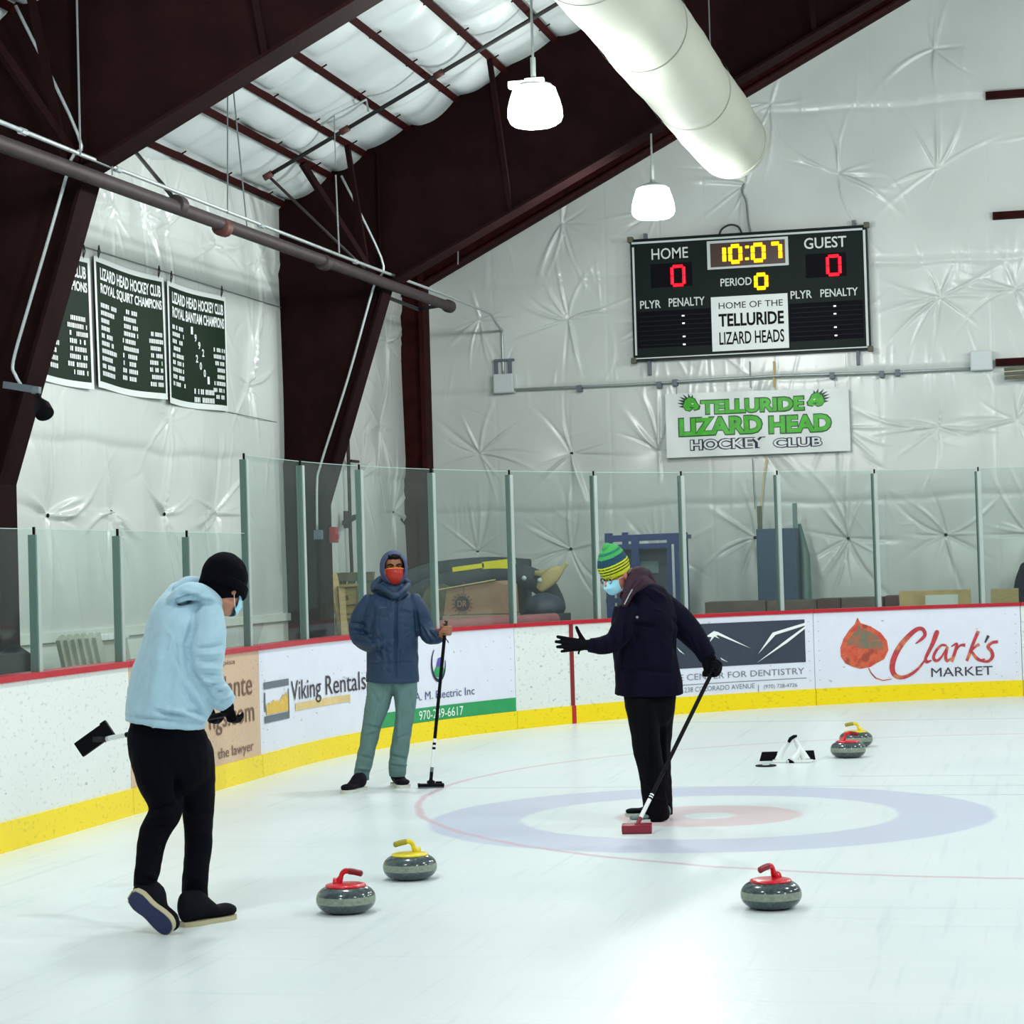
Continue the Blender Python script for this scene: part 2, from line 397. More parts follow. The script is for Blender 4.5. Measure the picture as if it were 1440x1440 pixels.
# dark fastener buttons where the vinyl is pinned
def button(p, n, r=.022):
    mb = MB(); T = Matrix.Translation(p) @ Vector(n).to_track_quat('Z', 'Y').to_matrix().to_4x4()
    mb.lathe([(r*.2, -.01), (r, -.004), (r, .002), (r*.7, .007), (0.0005, .009)], n=12, T=T)
    return mb
for i, ((x, y, s_), (pu, pv, _)) in enumerate(zip(epx, epins)):
    if s_ < .75: continue
    single(button((pu, YE-.008, pv), (0, -1, 0)), 'wall_button', M['black'], 'small dark pin button where the white end wall padding is gathered', 'button', 'pin buttons on the end wall')
for (x, y, s_), (pu, pv, _) in zip(spx, spins):
    if s_ < .65: continue
    single(button((XS+.010, pu, pv), (1, 0, 0), .018), 'wall_button', M['black'], 'small dark pin button where the white side wall padding is gathered', 'button', 'pin buttons on the side wall')

# baseboard along the side wall
mb = MB(); zb = onX(250, 878, -7.9).z
mb.box((XS-.02, 8, 0), (XS+.085, YE, zb-.06)); mb.box((XS-.02, 8, zb-.06), (XS+.12, YE, zb+.02))
tag(mb.build('baseboard_left', M['paper']), kind='structure')

# ------------------------------------------------------------------ roof blanket between purlins
PX = [-7.82, -7.28, -6.88, -6.40, -5.86, -5.33, -4.78]
d_ = .53
while PX[-1]+d_ < 8.2: PX.append(PX[-1]+d_)
xs = []
edges = [-8.05]+PX+[8.4]
def build_roof():
    rng = np.random.default_rng(3); xsv = np.concatenate([np.linspace(a, b, 13)[:-1] for a, b in zip(edges[:-1], edges[1:])]+[[8.4]])
    ph = np.concatenate([np.linspace(0, 1, 13)[:-1] for _ in edges[:-1]]+[[1.0]])
    bay = np.concatenate([np.full(12, i) for i in range(len(edges)-1)]+[[len(edges)-2]])
    ys = np.linspace(8, 28.65, 760); X, Yg = np.meshgrid(xsv, ys); PH = np.tile(ph, (len(ys), 1)); BY = np.tile(bay, (len(ys), 1))
    nb = len(edges)
    sag = .05+.05*np.sin(Yg*1.1+BY*1.9)*.5+.012*np.sin(Yg*7+BY*3)
    env = np.sin(pi*PH)**.8
    # straps across the blanket
    strap = np.zeros_like(X)
    for y0 in np.arange(8.6, 28.7, 1.22): strap = np.maximum(strap, np.exp(-((Yg-y0-.12*np.sin(X*1.3))/.13)**2))
    Z = roofz(X)+.05-env*sag*1.5*(1-.85*strap)
    for _ in range(520):
        x0 = rng.uniform(-8, 1); y0 = rng.uniform(13, 24); a = rng.normal(pi/2, .9); Ln = rng.uniform(.08, .35); w = rng.uniform(.012, .03)
        al = (X-x0)*cos(a)+(Yg-y0)*sin(a); pe = -(X-x0)*sin(a)+(Yg-y0)*cos(a)-rng.normal(0, 1)*al*al
        Z += .010*rng.choice([1, -1])*rng.uniform(.3, 1)*np.exp(-(pe/w)**2-(al/Ln)**2)*env
    return np.stack([X, Yg, Z], -1)
tag(gridmesh('ceiling', build_roof()[:, ::-1], M['blanket']), kind='structure')
mb = MB()
mb.add([(-8.3, 8, roofz(-8.3)+.3), (8.6, 8, roofz(8.6)+.3), (8.6, 28.8, roofz(8.6)+.3), (-8.3, 28.8, roofz(-8.3)+.3)], [(0, 1, 2, 3)])
tag(mb.build('ceiling_deck', M['boardback']), kind='structure')

FY = [15.07, 22.6]
for i, x in enumerate(PX):
    if x > 1.5: break
    mb = MB(); z = roofz(x); nrm = Vector((-.447, 0, .894)); tx = Vector((.894, 0, .447))
    a = Vector((x, 8.2, z)); b_ = Vector((x, 28.3, z))
    for lo, hi, w in ((-.03, -.022, .075), (-.03, .12, .008)):     # lower flange and web of a Z section
        c0 = a+nrm*(lo+hi)/2; c1 = b_+nrm*(lo+hi)/2
        bar(mb, c0, c1, w, hi-lo, up=nrm)
    # crumpled blanket edge makes the flange look ragged: small clips
    for y0 in np.arange(8.6, 28, 1.22):
        bar(mb, Vector((x-.06, y0+.02, z-.02)), Vector((x+.06, y0+.02, z+.04)), .012, .012)
    ordn = ['lowest', 'second', 'third', 'fourth', 'fifth', 'sixth', 'seventh']
    lab = ('dark red roof purlin crossing the white blanket, %s counted up from the side wall' % ordn[i]) if i < 7 else 'dark red roof purlin hidden behind the nearest rafter, higher up the slope'
    single(mb, 'roof_purlin', M['purlin'], lab, 'purlin', 'purlins under the roof blanket')

# ------------------------------------------------------------------ steel frames
def rz(X, k): return k+.5*(X+6.73)
def frame(Y, label):
    t = thing('steel_frame', label, 'steel frame', (-7.7, Y, 0))
    web = MB(); poly = [(-8.0, 0), (-7.46, 0), (-7.46, 2.38), (-6.73, 4.66), (-6.73, roofz(-6.73)+.05), (-8.0, roofz(-8.0)+.05)]
    for dy in (-.01, .01):
        web.poly(poly, lambda x, z, dy=dy: Vector((x, Y+dy, z)))
    web.build('column_web', M['steel'], t)
    mb = MB(); pts = [(-7.46, 0), (-7.46, 2.38), (-6.70, 4.66)]
    for a, b_ in zip(pts[:-1], pts[1:]): bar(mb, (a[0], Y, a[1]), (b_[0], Y, b_[1]), .30, .028, up=(1, 0, 0))
    mb.build('column_flange', M['steel'], t)
    mb = MB(); bar(mb, (-7.985, Y, 0), (-7.985, Y, 5.5), .26, .02, up=(1, 0, 0)); mb.build('outer_flange', M['steel'], t)
    w2 = MB(); poly = [(-6.73, 4.66), (8.2, rz(8.2, 4.66)), (8.2, roofz(8.2)+.03), (-6.73, roofz(-6.73)+.03)]
    for dy in (-.01, .01): w2.poly(poly, lambda x, z, dy=dy: Vector((x, Y+dy, z)))
    w2.build('rafter_web', M['steel'], t)
    mb = MB(); bar(mb, (-6.76, Y, 4.645), (8.2, Y, rz(8.2, 4.66)), .30, .028, up=(0, 0, 1)); mb.build('rafter_flange', M['steel'], t)
    mb = MB(); bar(mb, (-6.73, Y-.07, 4.66), (-6.73, Y-.07, 6.1), .012, .13, up=(0, 1, 0)); mb.build('stiffener', M['steel'], t)
    # diagonal braces from the purlins to the lower flange
    for x in (-6.88, -5.33, -3.72, -2.1):
        mb = MB(); bar(mb, (x, Y-.72, roofz(x)-.03), (x+.03, Y-.1, rz(x, 4.70)), .05, .05); mb.build('flange_brace', M['steel'], t)
    mb = MB(); bar(mb, (-7.28, Y-1.0, roofz(-7.28)-.04), (-6.78, Y-.1, 4.72), .06, .06); mb.build('flange_brace', M['steel'], t)
    return t
fa = frame(FY[0], 'near dark red steel frame whose rafter crosses the upper left corner')
fb = frame(FY[1], 'middle dark red steel frame, splayed column behind the glass and deep rafter')
# end frame at the end wall
t = thing('steel_frame', 'shallow dark red end frame against the white end wall, with slim corner column', 'steel frame', (-7.8, 27.4, 0))
mb = MB(); mb.box((-8.0, 27.30, 0), (-7.62, 27.34, 5.6)); mb.box((-7.66, 27.2, 0), (-7.60, 27.5, 5.6)); mb.box((-8.0, 27.2, 0), (-7.96, 27.5, 5.6)); mb.build('column', M['purlin'], t)
mb = MB()
def cz(X): return 5.36+.5085*(X+7.5)
for (dz0, dz1, y0, y1) in ((0, .03, 27.25, 27.55), (0, .6, 27.38, 27.42)):
    vs = []
    for X in (-8.0, 8.2):
        for y, dz in ((y0, dz0), (y1, dz0), (y1, dz1), (y0, dz1)): vs.append((X, y, cz(X)+dz))
    mb.add(vs, [(0, 1, 2, 3), (7, 6, 5, 4), (0, 4, 5, 1), (1, 5, 6, 2), (2, 6, 7, 3), (3, 7, 4, 0)])
mb.build('rafter', M['purlin'], t)
# girts poking out beside the right edge
for (x, y, lab) in ((1386, 135, 'dark red girt end poking from the wall, topmost at the right edge'), (1396, 304, 'dark red girt end poking from the wall right of the scoreboard top'), (1400, 510, 'dark red girt end beside the right grey junction box')):
    p = onY(x, y, YE-.15); mb = MB(); bar(mb, p, p+Vector((2.2, 0, 0)), .10, .09)
    single(mb, 'wall_girt', M['purlin'], lab, 'girt')
p = onY(1412, 522, 28.2); mb = MB()
for k in range(3): bar(mb, p+Vector((0, .05*k, .02-.05*k)), p+Vector((.9, .05*k, .05-.05*k)), .08, .035)
single(mb, 'lumber_bundle', M['wooddark'], 'weathered boards stacked on a ledge at the right edge, below the girt', 'lumber')

# ------------------------------------------------------------------ pipes, conduits, wires
def pipe_pts(pts, plane): return [onX(x, y, plane) for x, y in pts]
t = thing('sprinkler_pipe', 'thick brown grey sprinkler main running below the rafters', 'pipe', onX(300, 320, -6.6))
a = onX(-60, 180, -6.6); b_ = onX(632, 431, -6.6); a = b_+(a-b_)*1.35
mb = MB(); mb.tube([a, b_], .056, 16); mb.build('pipe', M['pipe'], t, smooth=True, angle=40)
dv = (b_-a).normalized()
for (x, y), m_ in (((313, 320), 'pipe_red'), ((250, 288), 'pipe'), ((455, 369), 'pipe')):
    c = onX(x, y, -6.6); mb = MB(); mb.tube([c-dv*.07, c-dv*.06, c+dv*.06, c+dv*.07], [.06, .076, .076, .06], 14); mb.build('coupling', M[m_], t, smooth=True, angle=40)
mb = MB(); mb.tube([b_-dv*.12, b_-dv*.1, b_+dv*.03, b_+dv*.05], [.06, .075, .075, .05], 14); mb.build('end_cap', M['pipe'], t, smooth=True, angle=40)
mb = MB(); c = onX(535, 397, -6.6); mb.tube([b_-dv*.2, b_-dv*.2+Vector((-.35, .1, -.02)), Vector((-7.0, 22.75, (b_.z))) ], .022, 8); mb.build('side_strut', M['darkpipe'], t)
def hang_wire(x0, y0, x1, y1, lab, plane=-6.6, r=.006, m_='wire', top=None):
    a = onX(x1, y1, plane); b2 = onX(x0, y0, plane) if top is None else top
    mb = MB(); mb.tube([a, b2], r, 6); return single(mb, 'hanger_rod', M[m_], lab, 'rod', 'thin hanger rods for the pipes', base=None)
c = onX(158, 240, -6.6)
hang_wire(0, 0, 158, 246, 'short rod and ring holding the brown pipe right of the near frame', top=Vector((c.x, c.y, c.z+.22)))
def roofabove(p): return Vector((p.x, p.y, roofz(p.x)-.02))
for (x, y, lab) in ((348, 325, 'thin vertical hanger rod down to the brown pipe, right one of the bright pair'), (320, 300, 'thin vertical hanger rod down to the brown pipe, left one of the bright pair')):
    c = onX(x, y, -6.6); tp = onRoof(x-20 if x > 330 else x, 126, .02); mb = MB(); mb.tube([c, tp], .007, 6); single(mb, 'hanger_rod', M['wire'], lab, 'rod', 'thin hanger rods for the pipes')
for (x0, y0, x1, y1, D, lab) in ((108, 0, 113, 217, -6.55, 'long vertical hanger rod in front of the near rafter'), (472, 246, 477, 356, -6.55, 'vertical hanger rod in front of the middle rafter'), (644, 345, 644, 372, -6.55, 'short pale rod below the middle rafter')):
    hang_wire(x0, y0, x1, y1, lab, D, .008)
# bright electrical conduit with drops along the columns
pts = [onX(-70, 143, -6.62), onX(113, 217, -6.62), onX(480, 360, -6.62), onX(632, 417, -6.62), onX(690, 441, -6.62)]
e1 = onY(706, 470, YE-.12); e2 = onY(708, 528, YE-.12)
mid = pts[-1].lerp(e1, .6); mid.z = pts[-1].z-.04
t = thing('electrical_conduit', 'bright metal conduit above the brown pipe, bending down to the left junction box', 'conduit', pts[2])
mb = MB(); mb.tube(pts[:4]+spline([pts[4], mid, e1+Vector((0, 0, .05)), e1, e2], 5), .017, 8); mb.build('pipe', M['galv'], t, smooth=True)
for (x, y) in ((32, 185), (165, 238), (367, 317), (500, 368)):
    c = onX(x, y, -6.62); mb = MB(); mb.tube([c-dv*.04, c+dv*.04], .026, 8); mb.build('coupling', M['galv'], t)
def drop(ptsA, Yp, lab, top):
    P_ = [onY(x, y, Yp) for x, y in ptsA]
    mb = MB(); mb.tube(spline([top]+P_, 5), .013, 8); return single(mb, 'conduit_drop', M['galv'], lab, 'conduit', smooth=True)
drop([(110, 190), (100, 225), (67, 340), (40, 432), (19, 507), (22, 528), (34, 548)], 14.85, 'pale flexible conduit running down the near column to the spotlight', onY(22, 8, 14.85))
drop([(536, 362), (533, 392), (525, 405), (490, 530), (452, 650), (446, 680), (446, 745)], 22.38, 'pale conduit running down the middle column to a junction', onY(480, 247, 22.2))
# branch pipe with drop and dark brackets
A1 = onRoof(377, 247, .12); A2 = onRoof(762, 18, .12); A2 = A1+(A2-A1)*1.5
t = thing('branch_pipe', 'dark thin branch pipe slanting up below the purlins', 'pipe', A1)
mb = MB(); mb.tube([A1, A2], .022, 10); mb.build('pipe', M['darkpipe'], t, smooth=True)
mb = MB(); mb.tube([A1, Vector((-6.62, 22.0, 4.66))], .016, 8); mb.build('drop_pipe', M['pipe'], t, smooth=True)
for k in (0, .19, .42): c = A1.lerp(A2, k); mb = MB(); mb.tube([c-(A2-A1).normalized()*.05, c+(A2-A1).normalized()*.05], .035, 10); mb.build('coupling', M['pipe_red'], t, smooth=True)
t = thing('branch_pipe', 'short dark brace pipe from purlin down to brown pipe, right of near frame', 'pipe', onRoof(185, 207, .1))
mb = MB(); mb.tube([onRoof(185, 207, .1), onX(252, 288, -6.6)], .018, 8); mb.build('pipe', M['darkpipe'], t, smooth=True)
t = thing('pipe_bracket', 'small galvanised trapeze bracket under the purlins beside the branch pipe', 'bracket', onRoof(470, 160, .1))
q = [onRoof(452, 176, .10), onRoof(470, 162, .1), onRoof(515, 140, .1), onRoof(518, 156, .1)]
mb = MB(); mb.tube(q, .011, 6); mb.build('bar', M['galv'], t)
mb = MB(); mb.tube([q[1], Vector((q[1].x, q[1].y, q[1].z-.5))], .005, 5); mb.build('rod', M['wire'], t)
# wall conduit + junction boxes
t = thing('wall_conduit', 'thin grey conduit along the end wall between the two junction boxes', 'conduit', onY(900, 540, 28.42))
cp = [onY(x, y, 28.42) for x, y in ((720, 548), (880, 541), (930, 538), (1100, 528), (1170, 526), (1260, 523), (1365, 518))]
mb = MB(); mb.tube(cp, .016, 8); mb.build('pipe', M['galv'], t, smooth=True)
for x, y in ((815, 545), (927, 540), (949, 537), (1170, 527), (1240, 525), (1262, 523)):
    c = onY(x, y, 28.42); mb = MB(); mb.box((c.x-.03, 28.38, c.z-.05), (c.x+.03, 28.52, c.z+.03)); mb.build('clamp', M['slategrey'], t)
def jbox(x0, y0, x1, y1, lab, studs):
    a = onY(x0, y1, 28.35); b_ = onY(x1, y0, 28.35)
    t = thing('junction_box', lab, 'junction box', (a.x, 28.45, a.z))
    mb = MB(); mb.rbox(((a.x+b_.x)/2, 28.44, (a.z+b_.z)/2), (b_.x-a.x, .18, b_.z-a.z), r=.008); mb.build('box', M['frame_white'], t)
    mb = MB(); mb.rbox(((a.x+b_.x)/2, 28.345, (a.z+b_.z)/2), (b_.x-a.x-.02, .012, b_.z-a.z-.02), r=.004); mb.build('lid', M['frame_white'], t)
    if studs:
        for dx in (.02, (b_.x-a.x)*.78):
            mb = MB(); bar(mb, (a.x+dx, 28.45, b_.z), (a.x+dx, 28.45, b_.z+.19), .05, .03); mb.build('strut', M['slategrey'], t)
        mb = MB(); bar(mb, (a.x, 28.45, b_.z+.19), (b_.x, 28.45, b_.z+.19), .05, .03); mb.build('strut', M['slategrey'], t)
    return t
jbox(694, 525, 721, 553, 'white junction box at the end of the bent conduit, left of the scoreboard', 1)
jbox(1365, 492, 1395, 521, 'white junction box right of the scoreboard at the end of the wall conduit', 0)
# vertical pipe on the side wall, seen through the glass
t = thing('standpipe', 'thin rusty vertical pipe on the side wall between the two dark columns', 'pipe', onX(490, 790, -7.85))
mb = MB(); mb.tube([onX(489, 612, -7.85), onX(491, 680, -7.85), onX(493, 760, -7.85), onX(495, 806, -7.85)], .022, 8); mb.build('pipe', M['pipe'], t)
c = onX(492, 731, -7.83); mb = MB(); bar(mb, c-Vector((0, .22, .04)), c+Vector((0, .22, .04)), .05, .05); mb.tube([c-Vector((0, .15, .1)), c-Vector((0, .15, -.1))], .03, 8); mb.build('valve', M['pipe'], t)
c = onX(493, 648, -7.83); mb = MB(); bar(mb, c, c+Vector((0, .3, 0)), .03, .03); mb.build('bracket', M['pipe'], t)
# red alarm box on the middle column
c = onY(462, 752, 22.45); mb = MB(); mb.rbox((c.x+.01, 22.6, c.z), (.07, .12, .17), r=.01)
mb.rbox((c.x+.05, 22.6, c.z-.02), (.02, .07, .05), r=.005)
single(mb, 'alarm_box', M['redbox'], 'small red alarm box on the middle dark column behind the glass', 'alarm box')
c = onY(447, 752, 22.40); mb = MB(); mb.rbox((c.x, 22.42, c.z), (.09, .06, .10), r=.01); single(mb, 'conduit_fitting', M['slategrey'], 'grey fitting at the foot of the conduit on the middle column', 'fitting')
# spotlight on the near column
t = thing('spotlight', 'dark spotlight clamped to the near column below the green banners', 'spotlight', onY(50, 550, 14.8))
mb = MB(); a = onY(6, 541, 14.85); b_ = onY(56, 549, 14.75); bar(mb, a, b_, .03, .05); mb.build('bracket', M['slategrey'], t)
c = onY(51, 549, 14.72); mb = MB(); mb.rbox((c.x, 14.72, c.z), (.06, .05, .05), r=.01); mb.build('clamp', M['slategrey'], t)
hp = onY(52, 556, 14.65); tp = onY(63, 582, 14.55); ax = (tp-hp).normalized()
mb = MB(); mb.tube([hp-ax*.01, hp, hp+ax*.05, hp+ax*.09, hp+ax*.125, tp, tp+ax*.004], [.01, .022, .026, .045, .062, .068, .06], 18); mb.build('lamp_head', M['black'], t, smooth=True, angle=50)

# ------------------------------------------------------------------ lamps
def lampthing(loc, label, crumple, ztop):
    t = thing('high_bay_lamp', label, 'lamp', (loc[0], loc[1], ztop), 'high bay lamps')
    mb = MB(); x, y, z = loc                      # z = bottom of shade
    rng = random.Random(crumple)
    def wob(a, zz): return 1+(.03*sin(3*a+crumple)+.02*sin(7*a) if crumple else .01*sin(8*a))
    mb.lathe([(.02, -.012), (.10, -.010), (.17, -.004), (.205, .02), (.224, .06), (.220, .13), (.203, .20), (.180, .265), (.170, .30), (.14, .318)], (x, y, z), n=48, wob=wob)
    mb.build('shade', M['lamp'], t, smooth=True)
    mb = MB(); mb.lathe([(.15, .31), (.15, .325), (.11, .34), (.06, .36), (.03, .37), (.02, .40)], (x, y, z), n=24); mb.build('ballast', M['lamptop'], t, smooth=True, angle=40)
    mb = MB(); mb.tube([(x, y, z+.38), (x, y, z+.55)], .022, 8); mb.tube([(x, y, z+.55), (x, y, ztop)], .011, 8); mb.build('stem', M['galv'], t)
    if crumple:
        mb = MB(); mb.rbox((x-.12, y-.08, z+.32), (.14, .08, .06), r=.02); mb.rbox((x+.03, y-.1, z+.34), (.16, .06, .04), r=.015); mb.build('top_clip', M['lamp'], t, smooth=True)
    l = bpy.data.lights.new('lamp_light', 'POINT'); l.energy = LAMPW; l.color = (.97, 1.0, .985); l.shadow_soft_size = .22
    lo = bpy.data.objects.new('lamp_light', l); COL.objects.link(lo); lo.location = (x, y, z-.30)
    return t
LAMPW = 235
c2 = onY(919, 306, 22.6); lampthing((c2.x, 22.6, c2.z), 'glowing white high bay lamp hanging left of the scoreboard under the middle rafter', 0, 4.66+.5*(c2.x+6.73))
c1 = onY(752, 176, 17.4); lampthing((c1.x, 17.4, c1.z), 'glowing white high bay lamp at top centre, larger in view, with crumpled rim', 2, roofz(c1.x)+.02)
k = 0
for X in (-3.95, 2.2, 7.0):
    for Y in (22.4, 17.4, 12.2, 7.0, 2.0):
        if X < 0 and Y > 17: continue
        zt_ = roofz(X)+.02
        lampthing((X, Y, 5.35), 'white high bay lamp of the same row outside the view', 0, zt_)

# ------------------------------------------------------------------ fabric duct
t = thing('fabric_duct', 'large round off-white fabric air duct crossing the top centre', 'air duct', (-3.15, 20, 5.6))
de = onY(1030, 204, 23.3)
mb = MB(); ringsY = [23.42, 23.40, 23.33, 23.2, 23.05]; rr = [.12, .26, .345, .38, .385]
pts = []; rd = []
mb.tube([(de.x, y, de.z) for y in ringsY], rr, 48); mb.build('end_cap', M['duct'], t, smooth=True, angle=50)
mb = MB(); ys = list(np.arange(23.05, 7, -.25)); mb.tube([(de.x, y, de.z+.004*sin(y*3)) for y in ys], [.385+.006*sin(y*2.1)+.003*sin(y*7) for y in ys], 48, caps=False); mb.build('sleeve', M['duct'], t, smooth=True)
for y in (20.4, 17.8, 15.5, 12.6):
    mb = MB(); mb.tube([(de.x, y-.015, de.z), (de.x, y+.015, de.z)], .394, 48, caps=False); mb.build('seam_band', M['duct'], t, smooth=True)
    for sx in (-.2, .2):
        mb = MB(); mb.tube([(de.x+sx, y, de.z+.33), (de.x+sx, y, roofz(de.x+sx)+.02)], .006, 6); mb.build('hanger_wire', M['wire'], t)
mb = MB(); cpt = [onY(x, y, 28.45) for x, y in ((1046, 258), (1043, 268), (1049, 284), (1052, 312), (1055, 326))]
mb.tube(spline(cpt, 5), .012, 6); single(mb, 'power_cable', M['wire'], 'thin dark cable running down the end wall to the scoreboard top', 'cable')
# ------------------------------------------------------------------ dasher boards
def scuffed(name, base, dark, k=.5):
    m = mat(name, base, .34, spec=.4); nt = m.node_tree; N = nt.nodes; L = nt.links; b = N['Principled BSDF']
    tc = N.new('ShaderNodeTexCoord'); mp = N.new('ShaderNodeMapping'); mp.inputs['Scale'].default_value = (9, 9, 16); L.new(tc.outputs['Object'], mp.inputs[0])
    n = N.new('ShaderNodeTexNoise'); n.inputs['Scale'].default_value = 2.2; n.inputs['Detail'].default_value = 5; L.new(mp.outputs[0], n.inputs['Vector'])
    r = N.new('ShaderNodeMapRange'); r.inputs[1].default_value = .58; r.inputs[2].default_value = .68; r.inputs[4].default_value = k; L.new(n.outputs['Fac'], r.inputs[0])
    mx = N.new('ShaderNodeMixRGB'); mx.inputs[1].default_value = srgb(base); mx.inputs[2].default_value = srgb(dark); L.new(r.outputs[0], mx.inputs[0]); L.new(mx.outputs[0], b.inputs['Base Color'])
    return m
M['white_face'] = scuffed('scuffed_board_face', (222, 228, 225), (176, 182, 184), .5)
M['yellow'] = scuffed('yellow_kick', (240, 214, 0), (150, 132, 20), .3)
M['tan'] = scuffed('tan_sheet', (206, 176, 148), (150, 120, 98), .4)
def sgrid(mb, s0, s1, z0, z1, off, mi=0):
    n = max(1, int((s1-s0)/.12)); return mb.grid(lambda u, v: B(s0+(s1-s0)*u, z0+(z1-z0)*v, off), n, 1, mi)
def sbar(mb, s0, s1, z0, z1, o0, o1, mi=0):       # swept rectangular bar following the boards
    n = max(1, int((s1-s0)/.12)); vs = []; fs = []
    for i in range(n+1):
        s = s0+(s1-s0)*i/n; vs += [B(s, z0, o0), B(s, z0, o1), B(s, z1, o1), B(s, z1, o0)]
    for i in range(n):
        a = 4*i; b_ = a+4
        for k in range(4): fs.append((a+k, a+(k+1) % 4, b_+(k+1) % 4, b_+k))
    fs += [(0, 3, 2, 1), (4*n, 4*n+1, 4*n+2, 4*n+3)]
    return mb.add(vs, fs, mi)
def pB(off): return lambda px, py: (lambda q: B(q[0], q[1], off))(SP(px, py))
def uB(off): return lambda u, v: B(u, v, off)
def btext(mb, txt, xl, ybl, ytl, xr, ybr, off=.006, desc=0, mi=0, **kw):
    s0, zb = SP(xl, ybl); _, zt_ = SP(xl, ytl); s1, _ = SP(xr, ybr)
    return mb.text(txt, uB(off), s0, s1, zb-desc*(zt_-zb), zt_, mi, **kw)
SEAM = [-9.2, -6.3, -3.46, -.82, 1.67, 4.16, 6.22, 8.29, 10.81, 13.4, 16.5]
BL = ['white rink board panel at far left edge, hidden before the view', 'scuffed white rink board panel at the left edge of the ice', 'scuffed white rink board panel left of the tan advert sheet',
      'tan brown advert rink board panel behind the person in the light blue hoodie', 'rink board panel with black VIKING lettering and gold mountain logo', 'rink board panel with flask logo and green phone number band',
      'plain white rink board panel crossed by the thin red goal line', 'rink board panel with dark blue mountain picture and dentistry lettering', 'rink board panel with red aspen leaf and red script market lettering', 'rink board panel starting at the right edge with a pink patch', 'white rink board panel beyond the right edge']
BL = ['white rink board panel beyond the left edge of the view', 'scuffed white rink board panel at the left edge of the view', 'tan brown rink board panel behind the person in the light blue hoodie',
      'rink board panel with black rental lettering and a gold mountain logo', 'rink board panel with round flask logo and green phone number band', 'plain white rink board panel crossed by the thin red goal line',
      'rink board panel with dark mountain picture and dentistry lettering', 'rink board panel with red leaf and red script market lettering', 'rink board panel at the right edge with a pink patch', 'white rink board panel beyond the right edge of the view']
panels = []
for i in range(len(SEAM)-1):
    s0, s1 = SEAM[i]+.004, SEAM[i+1]-.004
    # the far plain panel is split at the dentistry panel
    lab = BL[i] if i < len(BL) else BL[-1]
    panels.append((s0, s1))
LABS = {0: BL[0], 1: 'plain white rink board panel beyond the left edge, next to the scuffed one', 2: BL[1], 3: BL[2], 4: None}
names = ['white rink board panel farthest beyond the left edge of the view', 'scuffed white rink board panel at the left edge of the view', 'tan brown rink board panel behind the person in the light blue hoodie',
         'rink board panel with black rental lettering and gold mountain logo', 'rink board panel with round flask logo and green phone number band', 'plain white rink board panel crossed by the thin red goal line',
         'rink board panel with dark mountain picture and dentistry lettering', 'rink board panel with red leaf and red script market lettering', 'rink board panel at the right edge with a pink patch', 'white rink board panel beyond the right edge of the view']
SEAM = [-9.2, -3.46, -.82, 1.67, 4.16, 6.22, 8.29, 10.81, 13.4, 16.5]
names = names[1:]
BOARD = []
for i in range(len(SEAM)-1):
    s0, s1 = SEAM[i]+.004, SEAM[i+1]-.004
    t = thing('dasher_board', names[i], 'rink board', B((s0+s1)/2, 0), 'rink boards around the ice')
    face = {1: 'tan', 2: 'lav', 3: 'lav', 5: 'lav', 6: 'lav'}.get(i, 'white_face')
    mb = MB(); sbar(mb, s0, s1, 0, 1.035, -.02, 0); mb.build('face_panel', M[face], t, smooth=False, angle=30)
    mb = MB(); sbar(mb, s0, s1, 0.0, .185, 0, .014); mb.build('kick_plate', M['yellow'], t, angle=30)
    mb = MB(); sbar(mb, s0, s1, 1.035, 1.075, -.14, .018); mb.build('cap_rail', M['redcap'], t, angle=30)
    mb = MB(); sbar(mb, s0, s1, 0, .06, -.14, -.02); sbar(mb, s0, s1, .9, 1.035, -.12, -.02)
    k = s0+.03
    while k < s1: sbar(mb, k, min(k+.05, s1), .06, .9, -.13, -.02); k += .6
    mb.build('back_frame', M['boardback'], t, angle=30)
    rng = random.Random(40+i); mb = MB()
    for ss_ in (s0+.06, s1-.06):
        for z in np.arange(.28, 1.0, .11): mb.poly([(ss_-.008, z-.005), (ss_+.008, z-.005), (ss_+.008, z+.005), (ss_-.008, z+.005)], uB(.0015))
    for _ in range(26):
        a, z = rng.uniform(s0+.1, s1-.1), rng.uniform(.22, 1.0); r = rng.uniform(.004, .012); l = rng.uniform(.8, 2.2)
        mb.poly([(a-r*l, z-r*.4), (a+r*l*.6, z-r), (a+r*l, z+r*.5), (a-r*.5, z+r)], uB(.0015))
    tag(mb.build('fasteners', M['screw'], t), 'small grey screws and puck marks')
    BOARD.append(t)
# tan advert
t = BOARD[1]; mb = MB()
btext(mb, 'Volante', 289, 988, 955, 354, 973, shear=.05)
btext(mb, 'pisa', 313, 938, 929, 330, 934)
btext(mb, 'ngs.com', 294, 1026, 1006, 357, 1012, desc=.55)
btext(mb, 'the lawyer', 306, 1068, 1053, 356, 1055, desc=.3)
tag(mb.build('lettering', M['ink_brown'], t), 'dark brown lettering')
